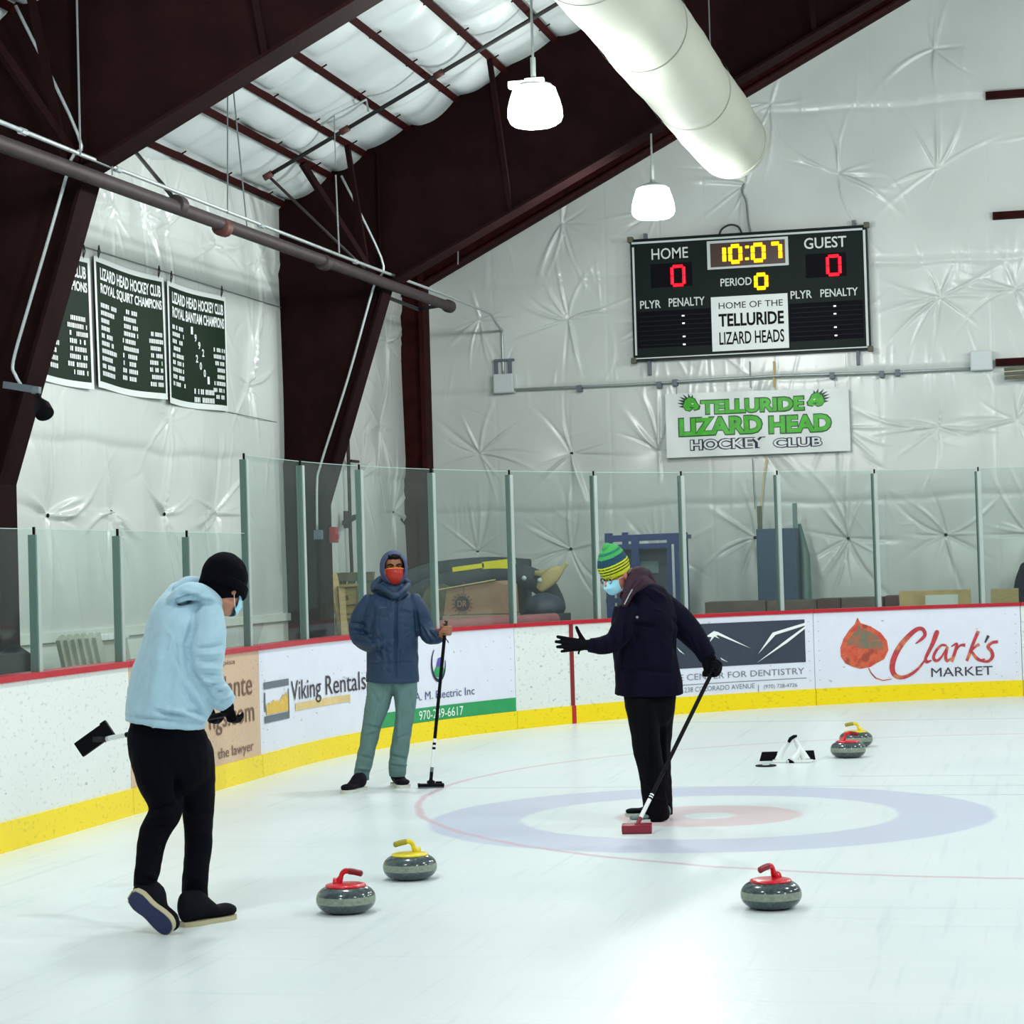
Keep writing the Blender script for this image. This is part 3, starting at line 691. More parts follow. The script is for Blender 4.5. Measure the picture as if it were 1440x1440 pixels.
# rental advert
t = BOARD[2]
s0, za = SP(370, 960); _, zb_ = SP(370, 1018); s1, _ = SP(406, 985); hh = za-zb_
mb = MB(); sgrid(mb, s0, s1, za-.17*hh, za, .005); sgrid(mb, s0, s1, zb_, zb_+.17*hh, .005); sgrid(mb, s0, s0+.035, zb_+.28*hh, za-.25*hh, .005)
sgrid(mb, s1-.025, s1, zb_+.17*hh, za-.25*hh, .005); tag(mb.build('logo_frame', M['slategrey'], t), 'slate grey logo frame')
mb = MB(); a, b_ = s0+.045, s1-.035; zl = zb_+.2*hh; zh = zb_+.68*hh
js = [(0, .45), (.12, .62), (.2, .5), (.33, .72), (.42, .58), (.52, .66), (.62, .55), (.78, .9), (.86, .8), (.93, .98), (1, .9)]
mb.poly([(a, zl), (b_, zl)]+[(a+(b_-a)*x, zl+(zh-zl)*y) for x, y in reversed(js)], uB(.006)); tag(mb.build('mountain_logo', M['gold'], t), 'gold mountain logo')
mb = MB(); btext(mb, 'Viking Rentals', 409, 987, 958, 514, 970, off=.008, desc=.28); tag(mb.build('lettering', M['ink'], t), 'black lettering')
mb = MB(); s0, z0 = SP(415, 1000); s1, _ = SP(492, 985); sgrid(mb, s0, s1, z0, z0+.065, .005); tag(mb.build('gold_strip', M['goldpale'], t), 'pale gold strip')
# electric advert
t = BOARD[3]
c0, cz0 = SP(616, 933); mb = MB(); rx, rz_ = .115, .165
el = [(c0+rx*cos(a), cz0+rz_*sin(a)) for a in np.linspace(2.2, 2*pi+.15, 40)]
mb.stroke(el, [.012+.02*sin(pi*i/39) for i in range(40)], uB(.006)); mb.build('logo_ring', M['navy'], t)
mb = MB(); mb.poly([(c0-.008, cz0+.05), (c0+.045, cz0+.06), (c0+.075, cz0-.03), (c0-.04, cz0-.03)], uB(.006)); tag(mb.build('logo_flask', M['purple'], t), 'purple flask')
mb = MB(); mb.poly([(c0-.035, cz0-.02), (c0+.07, cz0-.02), (c0+.105, cz0-.08), (c0+.03, cz0-.145), (c0-.05, cz0-.125), (c0-.085, cz0-.08)], uB(.0055)); tag(mb.build('logo_liquid', M['green_band'], t), 'green liquid')
mb = MB(); btext(mb, 'A. M. Electric Inc', 583, 986, 974.5, 667, 977); tag(mb.build('lettering', M['ink_blue'], t), 'blue grey lettering')
_, g0 = SP(724, 1000.5); _, g1 = SP(724, 981); mb = MB(); sgrid(mb, SEAM[3]+.03, SEAM[4]-.004, .187, g1, .004); tag(mb.build('green_band', M['green_band'], t), 'green band')
mb = MB(); btext(mb, '970-249-6617', 589, 1013, 1000, 651, 1004); tag(mb.build('phone_lettering', M['white_print'], t), 'white phone number')
# goal line
t = BOARD[4]; mb = MB(); sl = SP(804.5, 950)[0]; sgrid(mb, sl-.03, sl+.03, .186, 1.035, .004); mb.build('goal_line', M['redline'], t)
mb = MB(); sgrid(mb, sl-.03, sl+.03, .0, .186, .018); mb.build('goal_line', M['redcap'], t)
mb = MB(); sgrid(mb, SEAM[5]-.02, SEAM[5]-.008, .19, 1.03, .003); mb.build('seam', M['screw'], t)
# dentistry advert
t = BOARD[5]
def c8(off): f = pB(off); return lambda x, y: f(930+x/2.823, 840+y/2.823)
_, d1 = SP(1132, 871); _, d0 = SP(1132, 931); s1 = SP(1132, 900)[0]; s0 = SEAM[5]+.08
mb = MB(); sgrid(mb, s0, s1, d0, d1, .004); tag(mb.build('mountain_picture', M['slate'], t), 'dark slate picture ground')
mb = MB(); f = c8(.007)
for pl in ([(175,156),(207,134),(222,137),(355,203),(224,150),(216,152),(230,165),(210,156),(190,178),(198,158)], [(383,225),(440,140),(572,100),(572,111),(452,149)], [(378,260),(500,165),(572,113),(572,122),(500,179)],
           [(60,198),(92,228),(70,214)], [(232,238),(264,258),(238,247)]): mb.poly(pl, f)
mb.build('mountain_lines', M['white_print'], t)
mb = MB(); btext(mb, 'TELLURIDE CENTER FOR DENTISTRY', 893, 962, 953, 1131, 948); btext(mb, '238 COLORADO AVENUE', 962, 974, 967, 1061, 968); btext(mb, '|', 1066, 973, 963, 1067, 973); btext(mb, '(970) 728-4726', 1074, 970, 963, 1121, 968)
tag(mb.build('lettering', M['ink_grey'], t), 'grey lettering')
mb = MB(); z_ = SP(1131, 953.5)[1]; sgrid(mb, s0, s1, z_-.004, z_+.004, .006); mb.build('rule_line', M['ink_grey'], t)
# market advert
t = BOARD[6]; f = c8(.005)
leaf = [(778,80),(790,102),(830,115),(870,140),(895,172),(901,210),(884,245),(852,262),(830,276),(790,284),(760,276),(730,262),(712,235),(710,200),(722,165),(745,130),(768,106)]
def leafmat(nm, c1, c2, c3):
    m = mat(nm, c1, .5); nt = m.node_tree; N = nt.nodes; L = nt.links; tc = N.new('ShaderNodeTexCoord'); n = N.new('ShaderNodeTexNoise'); n.inputs['Scale'].default_value = 9; n.inputs['Detail'].default_value = 4
    r = N.new('ShaderNodeValToRGB'); r.color_ramp.elements[0].position = .35; r.color_ramp.elements[0].color = srgb(c1); r.color_ramp.elements[1].position = .65; r.color_ramp.elements[1].color = srgb(c3)
    e = r.color_ramp.elements.new(.5); e.color = srgb(c2); L.new(tc.outputs['Object'], n.inputs['Vector']); L.new(n.outputs['Fac'], r.inputs[0]); L.new(r.outputs[0], N['Principled BSDF'].inputs['Base Color']); return m
M['leaf_out'] = leafmat('leaf_edge', (190, 60, 50), (206, 96, 60), (150, 60, 46)); M['leaf_in'] = leafmat('leaf_centre', (96, 112, 96), (120, 104, 84), (172, 92, 66))
M['script'] = leafmat('script_red', (196, 60, 60), (168, 48, 62), (204, 120, 76))
mb = MB(); mb.poly(leaf, f); cx, cy = 806, 192
mb.poly([(cx+(x-cx)*.78, cy+(y-cy)*.74) for x, y in leaf], c8(.007), 1)
mb.stroke([(822,280),(832,300),(850,320),(880,330),(915,324)], [4, 5, 5, 4, 3], f); mb.stroke([(780,110),(795,190),(815,275)], [1, 3, 5], c8(.009))
tag(mb.build('leaf_print', [M['leaf_out'], M['leaf_in']], t), 'red edged green leaf print')
mb = MB(); f = c8(.006)
def sm(p, w, n=5):
    P_ = spline([(a, b_, 0) for a, b_ in p], n); W = spline([(a, 0, 0) for a in w], n); mb.stroke([(q.x, q.y) for q in P_], [q.x for q in W], f)
sm([(1008,184),(1030,168),(1046,148),(1036,126),(1012,128),(975,160),(940,205),(918,258),(920,300),(948,318),(985,308),(1020,282),(1052,240)], [4,12,14,15,17,20,22,22,20,16,13,10,6])
sm([(1050,244),(1078,190),(1096,142),(1088,140),(1070,190),(1050,236),(1052,256),(1072,250)], [5,8,12,10,9,11,13,5])
sm([(1132,192),(1112,190),(1090,212),(1080,240),(1092,252),(1112,236),(1136,196),(1128,232),(1134,252),(1152,240)], [8,10,11,12,12,8,8,12,12,5])
sm([(1150,196),(1172,184),(1166,214),(1152,256)], [5,10,13,12]); sm([(1164,222),(1184,192),(1206,190)], [6,8,14])
sm([(1258,134),(1240,176),(1222,226),(1212,252)], [14,13,13,11]); sm([(1222,222),(1246,196),(1262,186)], [6,9,12]); sm([(1230,212),(1246,236),(1266,250),(1284,244)], [9,13,12,5])
sm([(1336,176),(1312,180),(1296,196),(1310,214),(1314,236),(1296,254),(1268,252)], [12,12,13,14,14,11,8])
tag(mb.build('script_lettering', M['script'], t), 'red script lettering')
mb = MB(); f = c8(.006); mb.stroke([(1298,152),(1284,180)], [12, 6], f); btext(mb, 'MARKET', 1309.5, 952, 939.5, 1396, 948); tag(mb.build('lettering', M['ink'], t), 'black lettering')
# pink patch at the right edge
t = BOARD[7]; mb = MB(); sgrid(mb, 10.84, 11.5, SP(1438, 943)[1], SP(1438, 923)[1], .004); tag(mb.build('pink_patch', mat('pink_print', (226, 120, 134), .5), t), 'pink patch')
mb = MB(); sgrid(mb, 10.84, 11.3, SP(1438, 955)[1], SP(1438, 945)[1], .004); mb.build('dark_patch', M['ink'], t)

# ------------------------------------------------------------------ glass and posts
def glassmat():
    m = bpy.data.materials.new('rink_glass'); m.use_nodes = True; N = m.node_tree.nodes; L = m.node_tree.links; N.clear()
    out = N.new('ShaderNodeOutputMaterial'); tr = N.new('ShaderNodeBsdfTransparent'); tr.inputs[0].default_value = (.925, .96, .945, 1)
    gl = N.new('ShaderNodeBsdfGlossy'); gl.inputs['Roughness'].default_value = .04; gl.inputs[0].default_value = (.9, .95, .95, 1)
    df = N.new('ShaderNodeBsdfDiffuse'); df.inputs[0].default_value = (.62, .75, .72, 1)
    
    a = N.new('ShaderNodeMixShader'); a.inputs[0].default_value = .02; L.new(tr.outputs[0], a.inputs[1]); L.new(df.outputs[0], a.inputs[2])
    b_ = N.new('ShaderNodeMixShader'); b_.inputs[0].default_value = .035; L.new(a.outputs[0], b_.inputs[1]); L.new(gl.outputs[0], b_.inputs[2]); L.new(b_.outputs[0], out.inputs[0]); return m
M['glass'] = glassmat(); M['glassedge'] = mat('glass_edge', (176, 208, 200), .3)
POST = [-8.8, -7.48, -6.15, -4.82, -3.50, -2.21, -.93, .44, 1.67, 2.96, 4.20, 5.44, 6.65, 7.91, 9.13, 10.38, 11.63, 12.88, 14.1]
postpx = {-4.82: 'first from the left', -3.50: 'second from the left', -2.21: 'third from the left, behind the black beanie', -.93: 'where low glass meets tall glass', .44: 'in front of the middle dark column',
          1.67: 'left of the person in the dark hood', 2.96: 'right of the person in the dark hood', 4.20: 'at the right end of the cardboard box', 5.44: 'beside the striped beanie', 6.65: 'right of the blue lift',
          7.91: 'in front of the blue grey cabinet', 9.13: 'above the red leaf advert', 10.38: 'nearest the right edge of the view'}
for i, s in enumerate(POST):
    top = 1.99 if s < -1.2 else 2.63
    t = thing('stanchion', 'aluminium glass post on the boards, '+postpx[s] if s in postpx else 'aluminium glass post on the boards outside the view', 'post', B(s, 1.075, -.04), 'glass posts on the boards')
    ptop = top-.035
    mb = MB(); sbar(mb, s-.018, s+.026, 1.075, ptop, -.075, -.012); mb.build('post_body', M['alu'], t)
    mb = MB(); sbar(mb, s-.030, s-.018, 1.075, ptop, -.07, -.018); tag(mb.build('shade_strip', M['alu_dark'], t), 'dark green grey strip for the shaded post side')  # added strip: shade on the post's left side put into the colour
    mb = MB(); sbar(mb, s-.004, s+.01, ptop, top+.015, -.05, -.035); mb.build('top_pin', M['black'], t)
for i in range(len(POST)-1):
    s0, s1 = POST[i], POST[i+1]; top = 1.99 if s1 < -.5 else 2.63
    t = thing('rink_glass', ('%s clear rink glass, %s' % ('low' if top < 2 else 'tall', ('right of post '+postpx[s0]) if s0 in postpx else 'outside the view')), 'glass pane', B((s0+s1)/2, 1.075, -.045), 'glass panes above the boards')
    mb = MB(); sbar(mb, s0+.028, s1-.032, 1.076, top, -.052, -.040); mb.build('pane', M['glass'], t, angle=30)
    mb = MB(); sbar(mb, s0+.028, s1-.032, top, top+.004, -.052, -.040); mb.build('top_edge', M['glassedge'], t)

# ------------------------------------------------------------------ scoreboard
YF = 28.28
t = thing('scoreboard', 'large dark green electronic scoreboard hung on the end wall showing 10:07', 'scoreboard', (-3.55, 28.4, 4.28))
mb = MB(); mb.box((-5.08, YF+.02, 4.285), (-2.03, 28.52, 5.865)); mb.build('cabinet', M['sb_green'], t)
def q3(y=YF): return lambda x, yy: onY(860+x/3.6, 280+yy/3.6, y)
def prect(mb, x0, ytl, ybl, x1, y=YF+.014, mi=0, d=0):
    a = q3(y)(x0, ybl); b_ = q3(y)(x0, ytl); c = q3(y)(x1, ybl-(x1-x0)*.06)
    return mb.box((a.x, y, a.z), (c.x, y+.01, b_.z), mi)
def stext(mb, txt, x0, yb, yt, x1, y=YF+.006, mi=0, **kw):
    f = q3(y); a = f(x0, yb); b_ = f(x0, yt); c = f(x1, yb)
    return mb.text(txt, lambda u, v: Vector((u, y, v)), a.x, c.x, a.z, b_.z, mi, **kw)
mb = MB()
for a, b_ in (((-5.06, 5.80), (-2.08, 5.825)), ((-5.055, 4.35), (-5.03, 5.76)), ((-2.075, 4.32), (-2.045, 5.80)), ((-5.06, 4.30), (-2.05, 4.315))): mb.box((a[0], YF+.004, a[1]), (b_[0], YF+.02, b_[1]))
tag(mb.build('edge_strips', M['frame_white'], t), 'pale edge strips')
mb = MB()
for x, z in ((-5.08, 5.865), (-2.03, 5.865), (-5.08, 4.285), (-2.03, 4.285)): mb.rbox((x, YF+.05, z), (.07, .10, .07), r=.01)
tag(mb.build('corner_caps', M['wooddark'], t), 'worn corner caps')
for a in ((200, 330, 450, 410), (985, 280, 400, 1190)): mb = MB(); prect(mb, *a); mb.build('digit_panel', M['sb_panel'], t)
for a, b_ in (((135, 572, 757, 505), (140, 596, 500)), ((905, 530, 722, 1278), (910, 552, 1272))):
    mb = MB(); prect(mb, *a)
    for k in range(7): prect(mb, b_[0], b_[1]+k*24, b_[1]+3+k*24, b_[2], y=YF+.010, mi=1)
    mb.build('penalty_panel', [M['sb_panel'], M['sb_green']], t)
mb = MB(); prect(mb, 486, 214, 358, 897, y=YF+.006); mb.build('clock_frame', M['frame_white'], t)
mb = MB(); prect(mb, 502, 226, 346, 880, y=YF+.001); mb.build('clock_face', mat('clock_face', (52, 22, 6), .4), t)
mb = MB()
for a in (('HOME', 203, 308, 252, 388), ('GUEST', 975, 254, 198, 1190), ('PERIOD', 552, 443, 403, 710), ('PLYR', 145, 556, 516, 250), ('PENALTY', 290, 546, 503, 472), ('PLYR', 907, 506, 466, 1015), ('PENALTY', 1058, 497, 457, 1248)):
    mb = MB(); stext(mb, *a, bold=.012 if 'M' not in a[0] else .006); mb.build('word_lettering', M['sb_white'], t)
mb = MB(); prect(mb, 511, 497, 772, 899, y=YF-.012); tag(mb.build('name_plate', M['banner'], t), 'white name plate')
mb = MB(); 
for a in (('HOME OF THE', 543, 557, 525, 868), ('TELLURIDE', 543, 648, 582, 874), ('LIZARD HEADS', 547, 739, 674, 876)):
    mb = MB(); stext(mb, *a, y=YF-.016, bold={'HOME OF THE': 0, 'TELLURIDE': .03}.get(a[0], .015)); tag(mb.build('plate_lettering', M['black'], t), 'black plate lettering')
SEGS = {'0': 'abcdef', '1': 'bc', '7': 'abc'}
def digit(mb, ch, x0, yb, yt, x1, y, segs=None, th=.028):
    f = q3(y); a = f(x0, yb); b_ = f(x0, yt); c = f(x1, yb); X0, X1, Z0, Z1 = a.x+th/2, c.x-th/2, a.z+th/2, b_.z-th/2; Zm = (Z0+Z1)/2
    g = th*.25; ln = dict(a=((X0+g, Z1), (X1-g, Z1)), b=((X1, Z1-g), (X1, Zm+g*.3)), c=((X1, Zm-g*.3), (X1, Z0+g)), d=((X0+g, Z0), (X1-g, Z0)), e=((X0, Zm-g*.3), (X0, Z0+g)), f=((X0, Z1-g), (X0, Zm+g*.3)))
    for s_ in SEGS[ch]:
        p, q = ln[s_]; mb.tube([(p[0], y, p[1]), (p[0]*.97+q[0]*.03, y, p[1]*.97+q[1]*.03), (p[0]*.03+q[0]*.97, y, p[1]*.03+q[1]*.97), (q[0], y, q[1])], [th*.3, th/2, th/2, th*.3], 8, up=(0, 1, 0))
mb = MB()
for ch, x0, x1 in (('1', 545, 582), ('0', 592, 664), ('0', 706, 782), ('7', 796, 866)):
    yo = -(x0-545)*.062; mb = MB(); digit(mb, ch, x0, 333+yo, 232+yo, x1, YF, th=.052); tag(mb.build('clock_digit', M['led_y'], t), 'glowing yellow clock digit')
for yy in (238, 298): mb = MB(); c = q3(YF)(686, yy+4); mb.rbox((c.x, YF, c.z), (.05, .02, .035), r=.01); mb.build('clock_colon', M['led_y'], t)
mb = MB(); digit(mb, '0', 722, 462, 374, 795, YF, th=.050); tag(mb.build('period_digit', M['led_y'], t), 'glowing yellow period digit')
for a in ((300, 445, 334, 376), (1087, 392, 282, 1166)): mb = MB(); digit(mb, '0', *a, YF, th=.042); tag(mb.build('score_digit', M['led_r'], t), 'glowing red score digit')
mb = MB()
for x, yy in ((362, 590), (364, 628), (367, 695), (368, 735), (1130, 541), (1131, 580), (1133, 648), (1136, 690)): c = q3(YF)(x, yy); mb.rbox((c.x, YF+.005, c.z), (.034, .01, .018), r=.004)
mb.build('penalty_dots', M['led_w'], t)
mb = MB(); cp = [q3(28.42)(*p) for p in ((545, 178), (560, 150), (600, 130), (640, 140), (658, 172))]; mb.tube(spline(cp, 5), .012, 6); mb.build('cable_loop', M['darkpipe'], t)
for x in (-4.9, -2.2):
    mb = MB(); mb.box((x-.02, 28.40, 4.10), (x+.02, 28.56, 5.95)); mb.build('mounting_strut', M['slategrey'], t)

# ------------------------------------------------------------------ hockey club banner
t = thing('club_banner', 'white cloth banner with green and black hockey club lettering, below the scoreboard', 'banner', (-3.52, 28.4, 3.0))
def bw(X, Z, off=0): return Vector((X, 28.40-.012*sin(X*3.1+1)-.01*sin(X*9+Z*4)-off, Z))
mb = MB(); mb.grid(lambda u, v: bw(-4.70+2.37*u, 3.005+v*(.835-.03*u+.0*sin(u*9)), 0), 60, 14); mb.grid(lambda u, v: bw(-4.70+2.37*(1-u), 3.005+v*(.835-.03*(1-u)), -.004), 60, 14)
mb.build('cloth', M['banner'], t, smooth=True)
def nt_(mb, txt, x0, yb, yt, x1, off, grow=0, mi=0, **kw):
    f = q3(28.39); a = f(x0, yb); b_ = f(x0, yt); c = f(x1, yb)
    return mb.text(txt, lambda u, v: bw(u, v, off), a.x-grow, c.x+grow, a.z-grow, b_.z+grow, mi, **kw)
words = [('TELLURIDE', 455, 1090, 1022, 974), ('LIZARD', 343, 1200, 1112, 763), ('HEAD', 800, 1186, 1100, 1112)]
mb = MB()
for a in words: nt_(mb, *a, .006, .014, bold=.075)
tag(mb.build('green_lettering_outline', M['darkgreen'], t), 'dark green lettering outline')
mb = MB()
for a in words: nt_(mb, *a, .010, 0, bold=.045)
tag(mb.build('green_lettering', M['lizgreen'], t), 'bright green lettering')
mb = MB()
for a in (('HOCKEY', 400, 1272, 1220, 780), ('CLUB', 820, 1258, 1212, 1066)): nt_(mb, *a, .006, .008, bold=.085)
tag(mb.build('lower_lettering_outline', M['navy'], t), 'dark lettering outline')
mb = MB()
for a in (('HOCKEY', 400, 1272, 1220, 780), ('CLUB', 820, 1258, 1212, 1066)): nt_(mb, *a, .010, -.004, bold=.01)
mb.build('lower_lettering', M['banner'], t)
def emblem(cx, cy, mirror):
    def F_(off): 
        def g(x, y):
            c = q3(28.39)(cx, cy); return bw(c.x+mirror*x, c.z+y, off)
        return g
    head = [(-.03,.05),(.03,.085),(.09,.06),(.12,.0),(.15,-.03),(.14,-.07),(.08,-.085),(.06,-.065),(.02,-.09),(-.03,-.075),(-.06,-.03)]
    mb = MB(); mb.poly([(x*1.12, y*1.12) for x, y in head], F_(.006), 1)
    for (x0, y0, x1, y1) in ((-.04,.03,-.13,.06), (-.02,.05,-.11,.10), (.0,.06,-.06,.13), (.03,.07,.01,.14), (-.05,0,-.14,.02), (-.05,-.03,-.12,-.03), (.06,.07,.07,.12)):
        dx, dy = x1-x0, y1-y0; l = sqrt(dx*dx+dy*dy); nx, ny = -dy/l*.012, dx/l*.012; mb.poly([(x0+nx*1.5, y0+ny*1.5), (x0-nx*1.5, y0-ny*1.5), (x1, y1)], F_(.007), 1)
    mb.poly(head, F_(.009), 0); mb.poly([(.05,.01),(.085,.0),(.06,-.015)], F_(.012), 2); mb.poly([(.02,-.04),(.10,-.05),(.05,-.06)], F_(.012), 1)
    return tag(mb.build('lizard_emblem', [M['lizgreen'], M['darkgreen'], M['banner']], t), 'green spiky head emblem')
emblem(385, 1037, 1); emblem(1052, 1012, -1)
for x in (-4.55, -2.5):
    mb = MB(); p = bw(x, 3.83); mb.tube([p, p+Vector((0, .02, .16))], .004, 6); mb.build('tie_cord', M['wire'], t)
# loose cords on the end wall
for pts, lab, m_ in ((((1054, 508), (1055, 545)), 'thin dark cord between the scoreboard and the club banner', 'wire'), (((1088, 508), (1088, 545)), 'thin yellowish cord from the scoreboard to the club banner, right one', 'gold'),
                     (((1058, 645), (1060, 690), (1062, 716)), 'thin dark cord hanging below the club banner to the cabinet', 'wire'), (((1078, 643), (1074, 670), (1070, 712), (1066, 745)), 'pale tan rope hanging below the club banner', 'goldpale')):
    mb = MB(); mb.tube([onY(x, y, 28.44) for x, y in pts], .006 if m_ == 'wire' else .010, 6); single(mb, 'hanging_cord', M[m_], lab, 'cord')

# ------------------------------------------------------------------ green champion banners
def gbanner(y0, y1, z0, z1, lab, title2, seed, year=None):
    t = thing('champion_banner', lab, 'banner', (XS+.1, (y0+y1)/2, z0), 'green champion banners on the side wall')
    def bs(y, z, off=0): return Vector((XS+.115+.018*sin((y-y0)*4.2+seed)*(1.2-(z-z0)/(z1-z0))+off, y, z+.012*sin((y-y0)*3+seed)))
    mb = MB(); W = .055; n = 30
    for (a0, a1, b0, b1) in ((y0, y1, z0, z0+W), (y0, y1, z1-W*.8, z1), (y0, y0+W*.8, z0, z1), (y1-W*.8, y1, z0, z1)):
        mb.grid(lambda u, v: bs(a0+(a1-a0)*u, b0+(b1-b0)*v, .002), n if a1-a0 > .5 else 2, n if b1-b0 > .5 else 2)
    tag(mb.build('border', M['banner'], t), 'white border')
    mb = MB(); mb.grid(lambda u, v: bs(y0+(y1-y0)*u, z0+(z1-z0)*v), n, n); mb.grid(lambda u, v: bs(y1-(y1-y0)*u, z0+(z1-z0)*v, -.004), n, n); mb.build('cloth', M['greenvinyl'], t, smooth=True)
    mb = MB(); H = z1-z0; Wd = y1-y0; rng = random.Random(seed); f = lambda u, v: bs(u, v, .006)
    mb.text('LIZARD HEAD HOCKEY CLUB', f, y0+.075*Wd, y1-.06*Wd, z0+.83*H, z0+.925*H, bold=.03); mb.text(title2, f, y0+.075*Wd, y1-.05*Wd, z0+.715*H, z0+.805*H, bold=.03)
    def word(ya, z, w, h, right=False):
        if right: ya -= w
        k = ya
        while k < ya+w:
            lw = rng.choice([.022, .028, .034, .038])
            if rng.random() < .85:
                mb.poly([(k, z), (k+lw*.8, z), (k+lw*.8, z+h*rng.choice([1, .95, 1])), (k, z+h)], f)
            k += lw+.004
    rows = 10
    for r in range(rows):
        z = z0+H*(.62-.058*r); h = .040
        if r < 9 or not year: word(y0+.07*Wd, z, rng.uniform(.24, .36), h)
        if not year: word(y0+Wd*.41+rng.uniform(-.03, .02), z+.02, rng.uniform(.24, .34), h)
        if r > 1: word(y1-.07*Wd, z+.0, rng.uniform(.24, .36), h, True)
    if year:
        for j, (a, b_) in enumerate((('1992', 0), ('2001', 4))):
            for i, ch in enumerate(a):
                yy = y0+Wd*(.38+.055*i+.07*j); zz = z0+H*(.62-.058*i-.23*j); mb.text(ch, f, yy, yy+.05, zz, zz+.075, bold=.03)
        for r in range(2): word(y0+.42*Wd, z0+H*(.125-.07*r), .44, .05)
    mb.build('lettering', M['white_print'], t)
    for yy in (y0+.1, y1-.12):
        p = bs(yy, z1); mb = MB(); mb.tube([p+Vector((0, 0, -.01)), p+Vector((.01, .02, .05)), p+Vector((.01, .0, .10)), p+Vector((.01, -.02, .05)), p+Vector((0, 0, -.01))], .006, 6); mb.build('hook', M['darkpipe'], t)
    return t
gbanner(16.06, 17.60, 3.29, 4.42, 'green champion banner with white lettering, mostly hidden behind the near dark column', 'ROYAL SQUIRT CHAMPIONS', 1)
gbanner(17.69, 19.25, 3.30, 4.44, 'green champion banner with three name columns, middle one of three', 'ROYAL SQUIRT CHAMPIONS', 2)
gbanner(19.34, 20.87, 3.28, 4.43, 'green champion banner with slanted years 1992 and 2001, rightmost of three', 'ROYAL BANTAM CHAMPIONS', 3, True)
mb = MB(); mb.tube([(XS+.10, 15.4, 4.5), (XS+.10, 20, 4.515), (XS+.10, 24.4, 4.53)], .005, 6); single(mb, 'banner_cable', M['wire'], 'thin cable strung along the side wall above the green banners', 'cable')
mb = MB(); a = onX(385, 593, XS+.09); mb.tube([(XS+.10, 20.9, a.z+.02), a, a+Vector((.0, .1, 0))], .004, 6); single(mb, 'banner_cable', M['wire'], 'thin cable at the lower right of the green banners', 'cable')

# ------------------------------------------------------------------ things stored behind the boards
def pbox(x0, x1, ytop, Y, dep, z0, name, m_, lab, cat, r=.012, parts=None, tilt=0):
    a = onY(x0, ytop, Y); b_ = onY(x1, ytop, Y); c = Vector(((a.x+b_.x)/2, Y+dep/2, (z0+a.z)/2))
    t = thing(name, lab, cat, (c.x, c.y, z0)); mb = MB(); mb.rbox((c.x, c.y, c.z), (b_.x-a.x, dep, a.z-z0), r=r); mb.build('body', M[m_], t); return t, a, b_
# pallets leaning near the side wall
t = thing('wooden_pallet', 'weathered wooden pallet leaning behind the glass near the middle column', 'pallet', onY(485, 890, 23.9)); t.location.z = 0
a = onY(468, 806, 24.0); b_ = onY(520, 806, 24.0)
mb = MB(); zt0 = a.z
for k in range(5):
    xx = a.x+(b_.x-a.x)*k/4; bar(mb, (xx, 23.4, 0.02), (xx, 24.05, zt0), .09, .02, up=(0, 1, 0))
mb.build('slats', M['wooddark'], t)
mb = MB()
for k in (.02, .5, .97): z = zt0*k+.03*(1-k); bar(mb, (a.x-.04, 23.36+.65*k, z), (b_.x+.04, 23.36+.65*k, z), .10, .035, up=(0, 1, 0))
mb.build('cross_boards', M['wooddark'], t)
t = thing('wooden_crate', 'pale yellow wooden frame with a small label, behind the glass beside the pallet', 'crate', onY(493, 890, 23.0)); t.location.z = 0
mb = MB(); P4 = [onY(x, y, 23.15) for x, y in ((480, 824), (507, 822), (514, 892), (490, 895))]
bar(mb, P4[0], Vector((P4[3].x+.1, 22.8, 0.02)), .07, .05); bar(mb, P4[1], Vector((P4[2].x+.1, 22.8, .02)), .07, .05)
for k in (.0, .35, .62): bar(mb, P4[0].lerp(P4[3], k), P4[1].lerp(P4[2], k), .09, .03)
mb.build('frame', M['wood'], t)
mb = MB(); c0_ = P4[0].lerp(P4[2], .28); mb.rbox((c0_.x, c0_.y+.02, c0_.z), (.26, .02, .30), r=.005); mb.build('panel', M['wood'], t)
mb = MB(); mb.rbox((c0_.x-.03, c0_.y, c0_.z+.02), (.06, .01, .05), r=.003); mb.build('label', M['ink_brown'], t)
mb = MB(); bar(mb, onY(466, 806, 23.2), Vector((onY(520, 890, 23.2).x, 22.9, .02)), .12, .04); single(mb, 'loose_board', M['wood'], 'loose pale board leaning diagonally beside the wooden frame behind the glass', 'board')
# cart and foam rolls
def roll(pts, rad, m_, lab, Yl, group='grey foam rolls behind the glass'):
    t = thing('foam_roll', lab, 'foam roll', onY(pts[0][0], pts[0][1], Yl[0]), group); P_ = [onY(x, y, Yl[0]+(Yl[1]-Yl[0])*i/(len(pts)-1)) for i, (x, y) in enumerate(pts)]
    mb = MB(); mb.tube(spline(P_, 8), rad, 22); mb.build('roll', M[m_], t, smooth=True, angle=60); return t
pbox(596, 778, 869, 25.1, 1.0, 0, 'storage_cart', 'foam', 'dark low cart carrying boxes and foam behind the glass', 'cart')
tq, _a, _b = pbox(640, 740, 825, 25.78, .3, onY(680, 869, 25.1).z, 'storage_crate', 'foam', 'dark crate on the cart under the grey foam rolls', 'crate')
roll([(548, 830), (585, 812), (625, 802), (690, 797), (745, 800)], .12, 'foam', 'upper grey foam roll lying behind the cardboard box and yellow foam', (25.9, 26.0))
roll([(545, 872), (575, 845), (615, 825), (665, 812), (725, 808), (762, 822), (776, 842), (780, 856)], .135, 'foam', 'lower bent grey foam roll arching over the cardboard box', (25.5, 25.6))
t, a, b_ = pbox(622, 712, 866, 24.3, .7, 0, 'cardboard_box', 'card', 'lower cardboard box just above the red rail, under the larger one', 'box')
t = thing('cardboard_box', 'large slanted cardboard box with a round dark emblem behind the glass', 'box', onY(670, 866, 24.3))
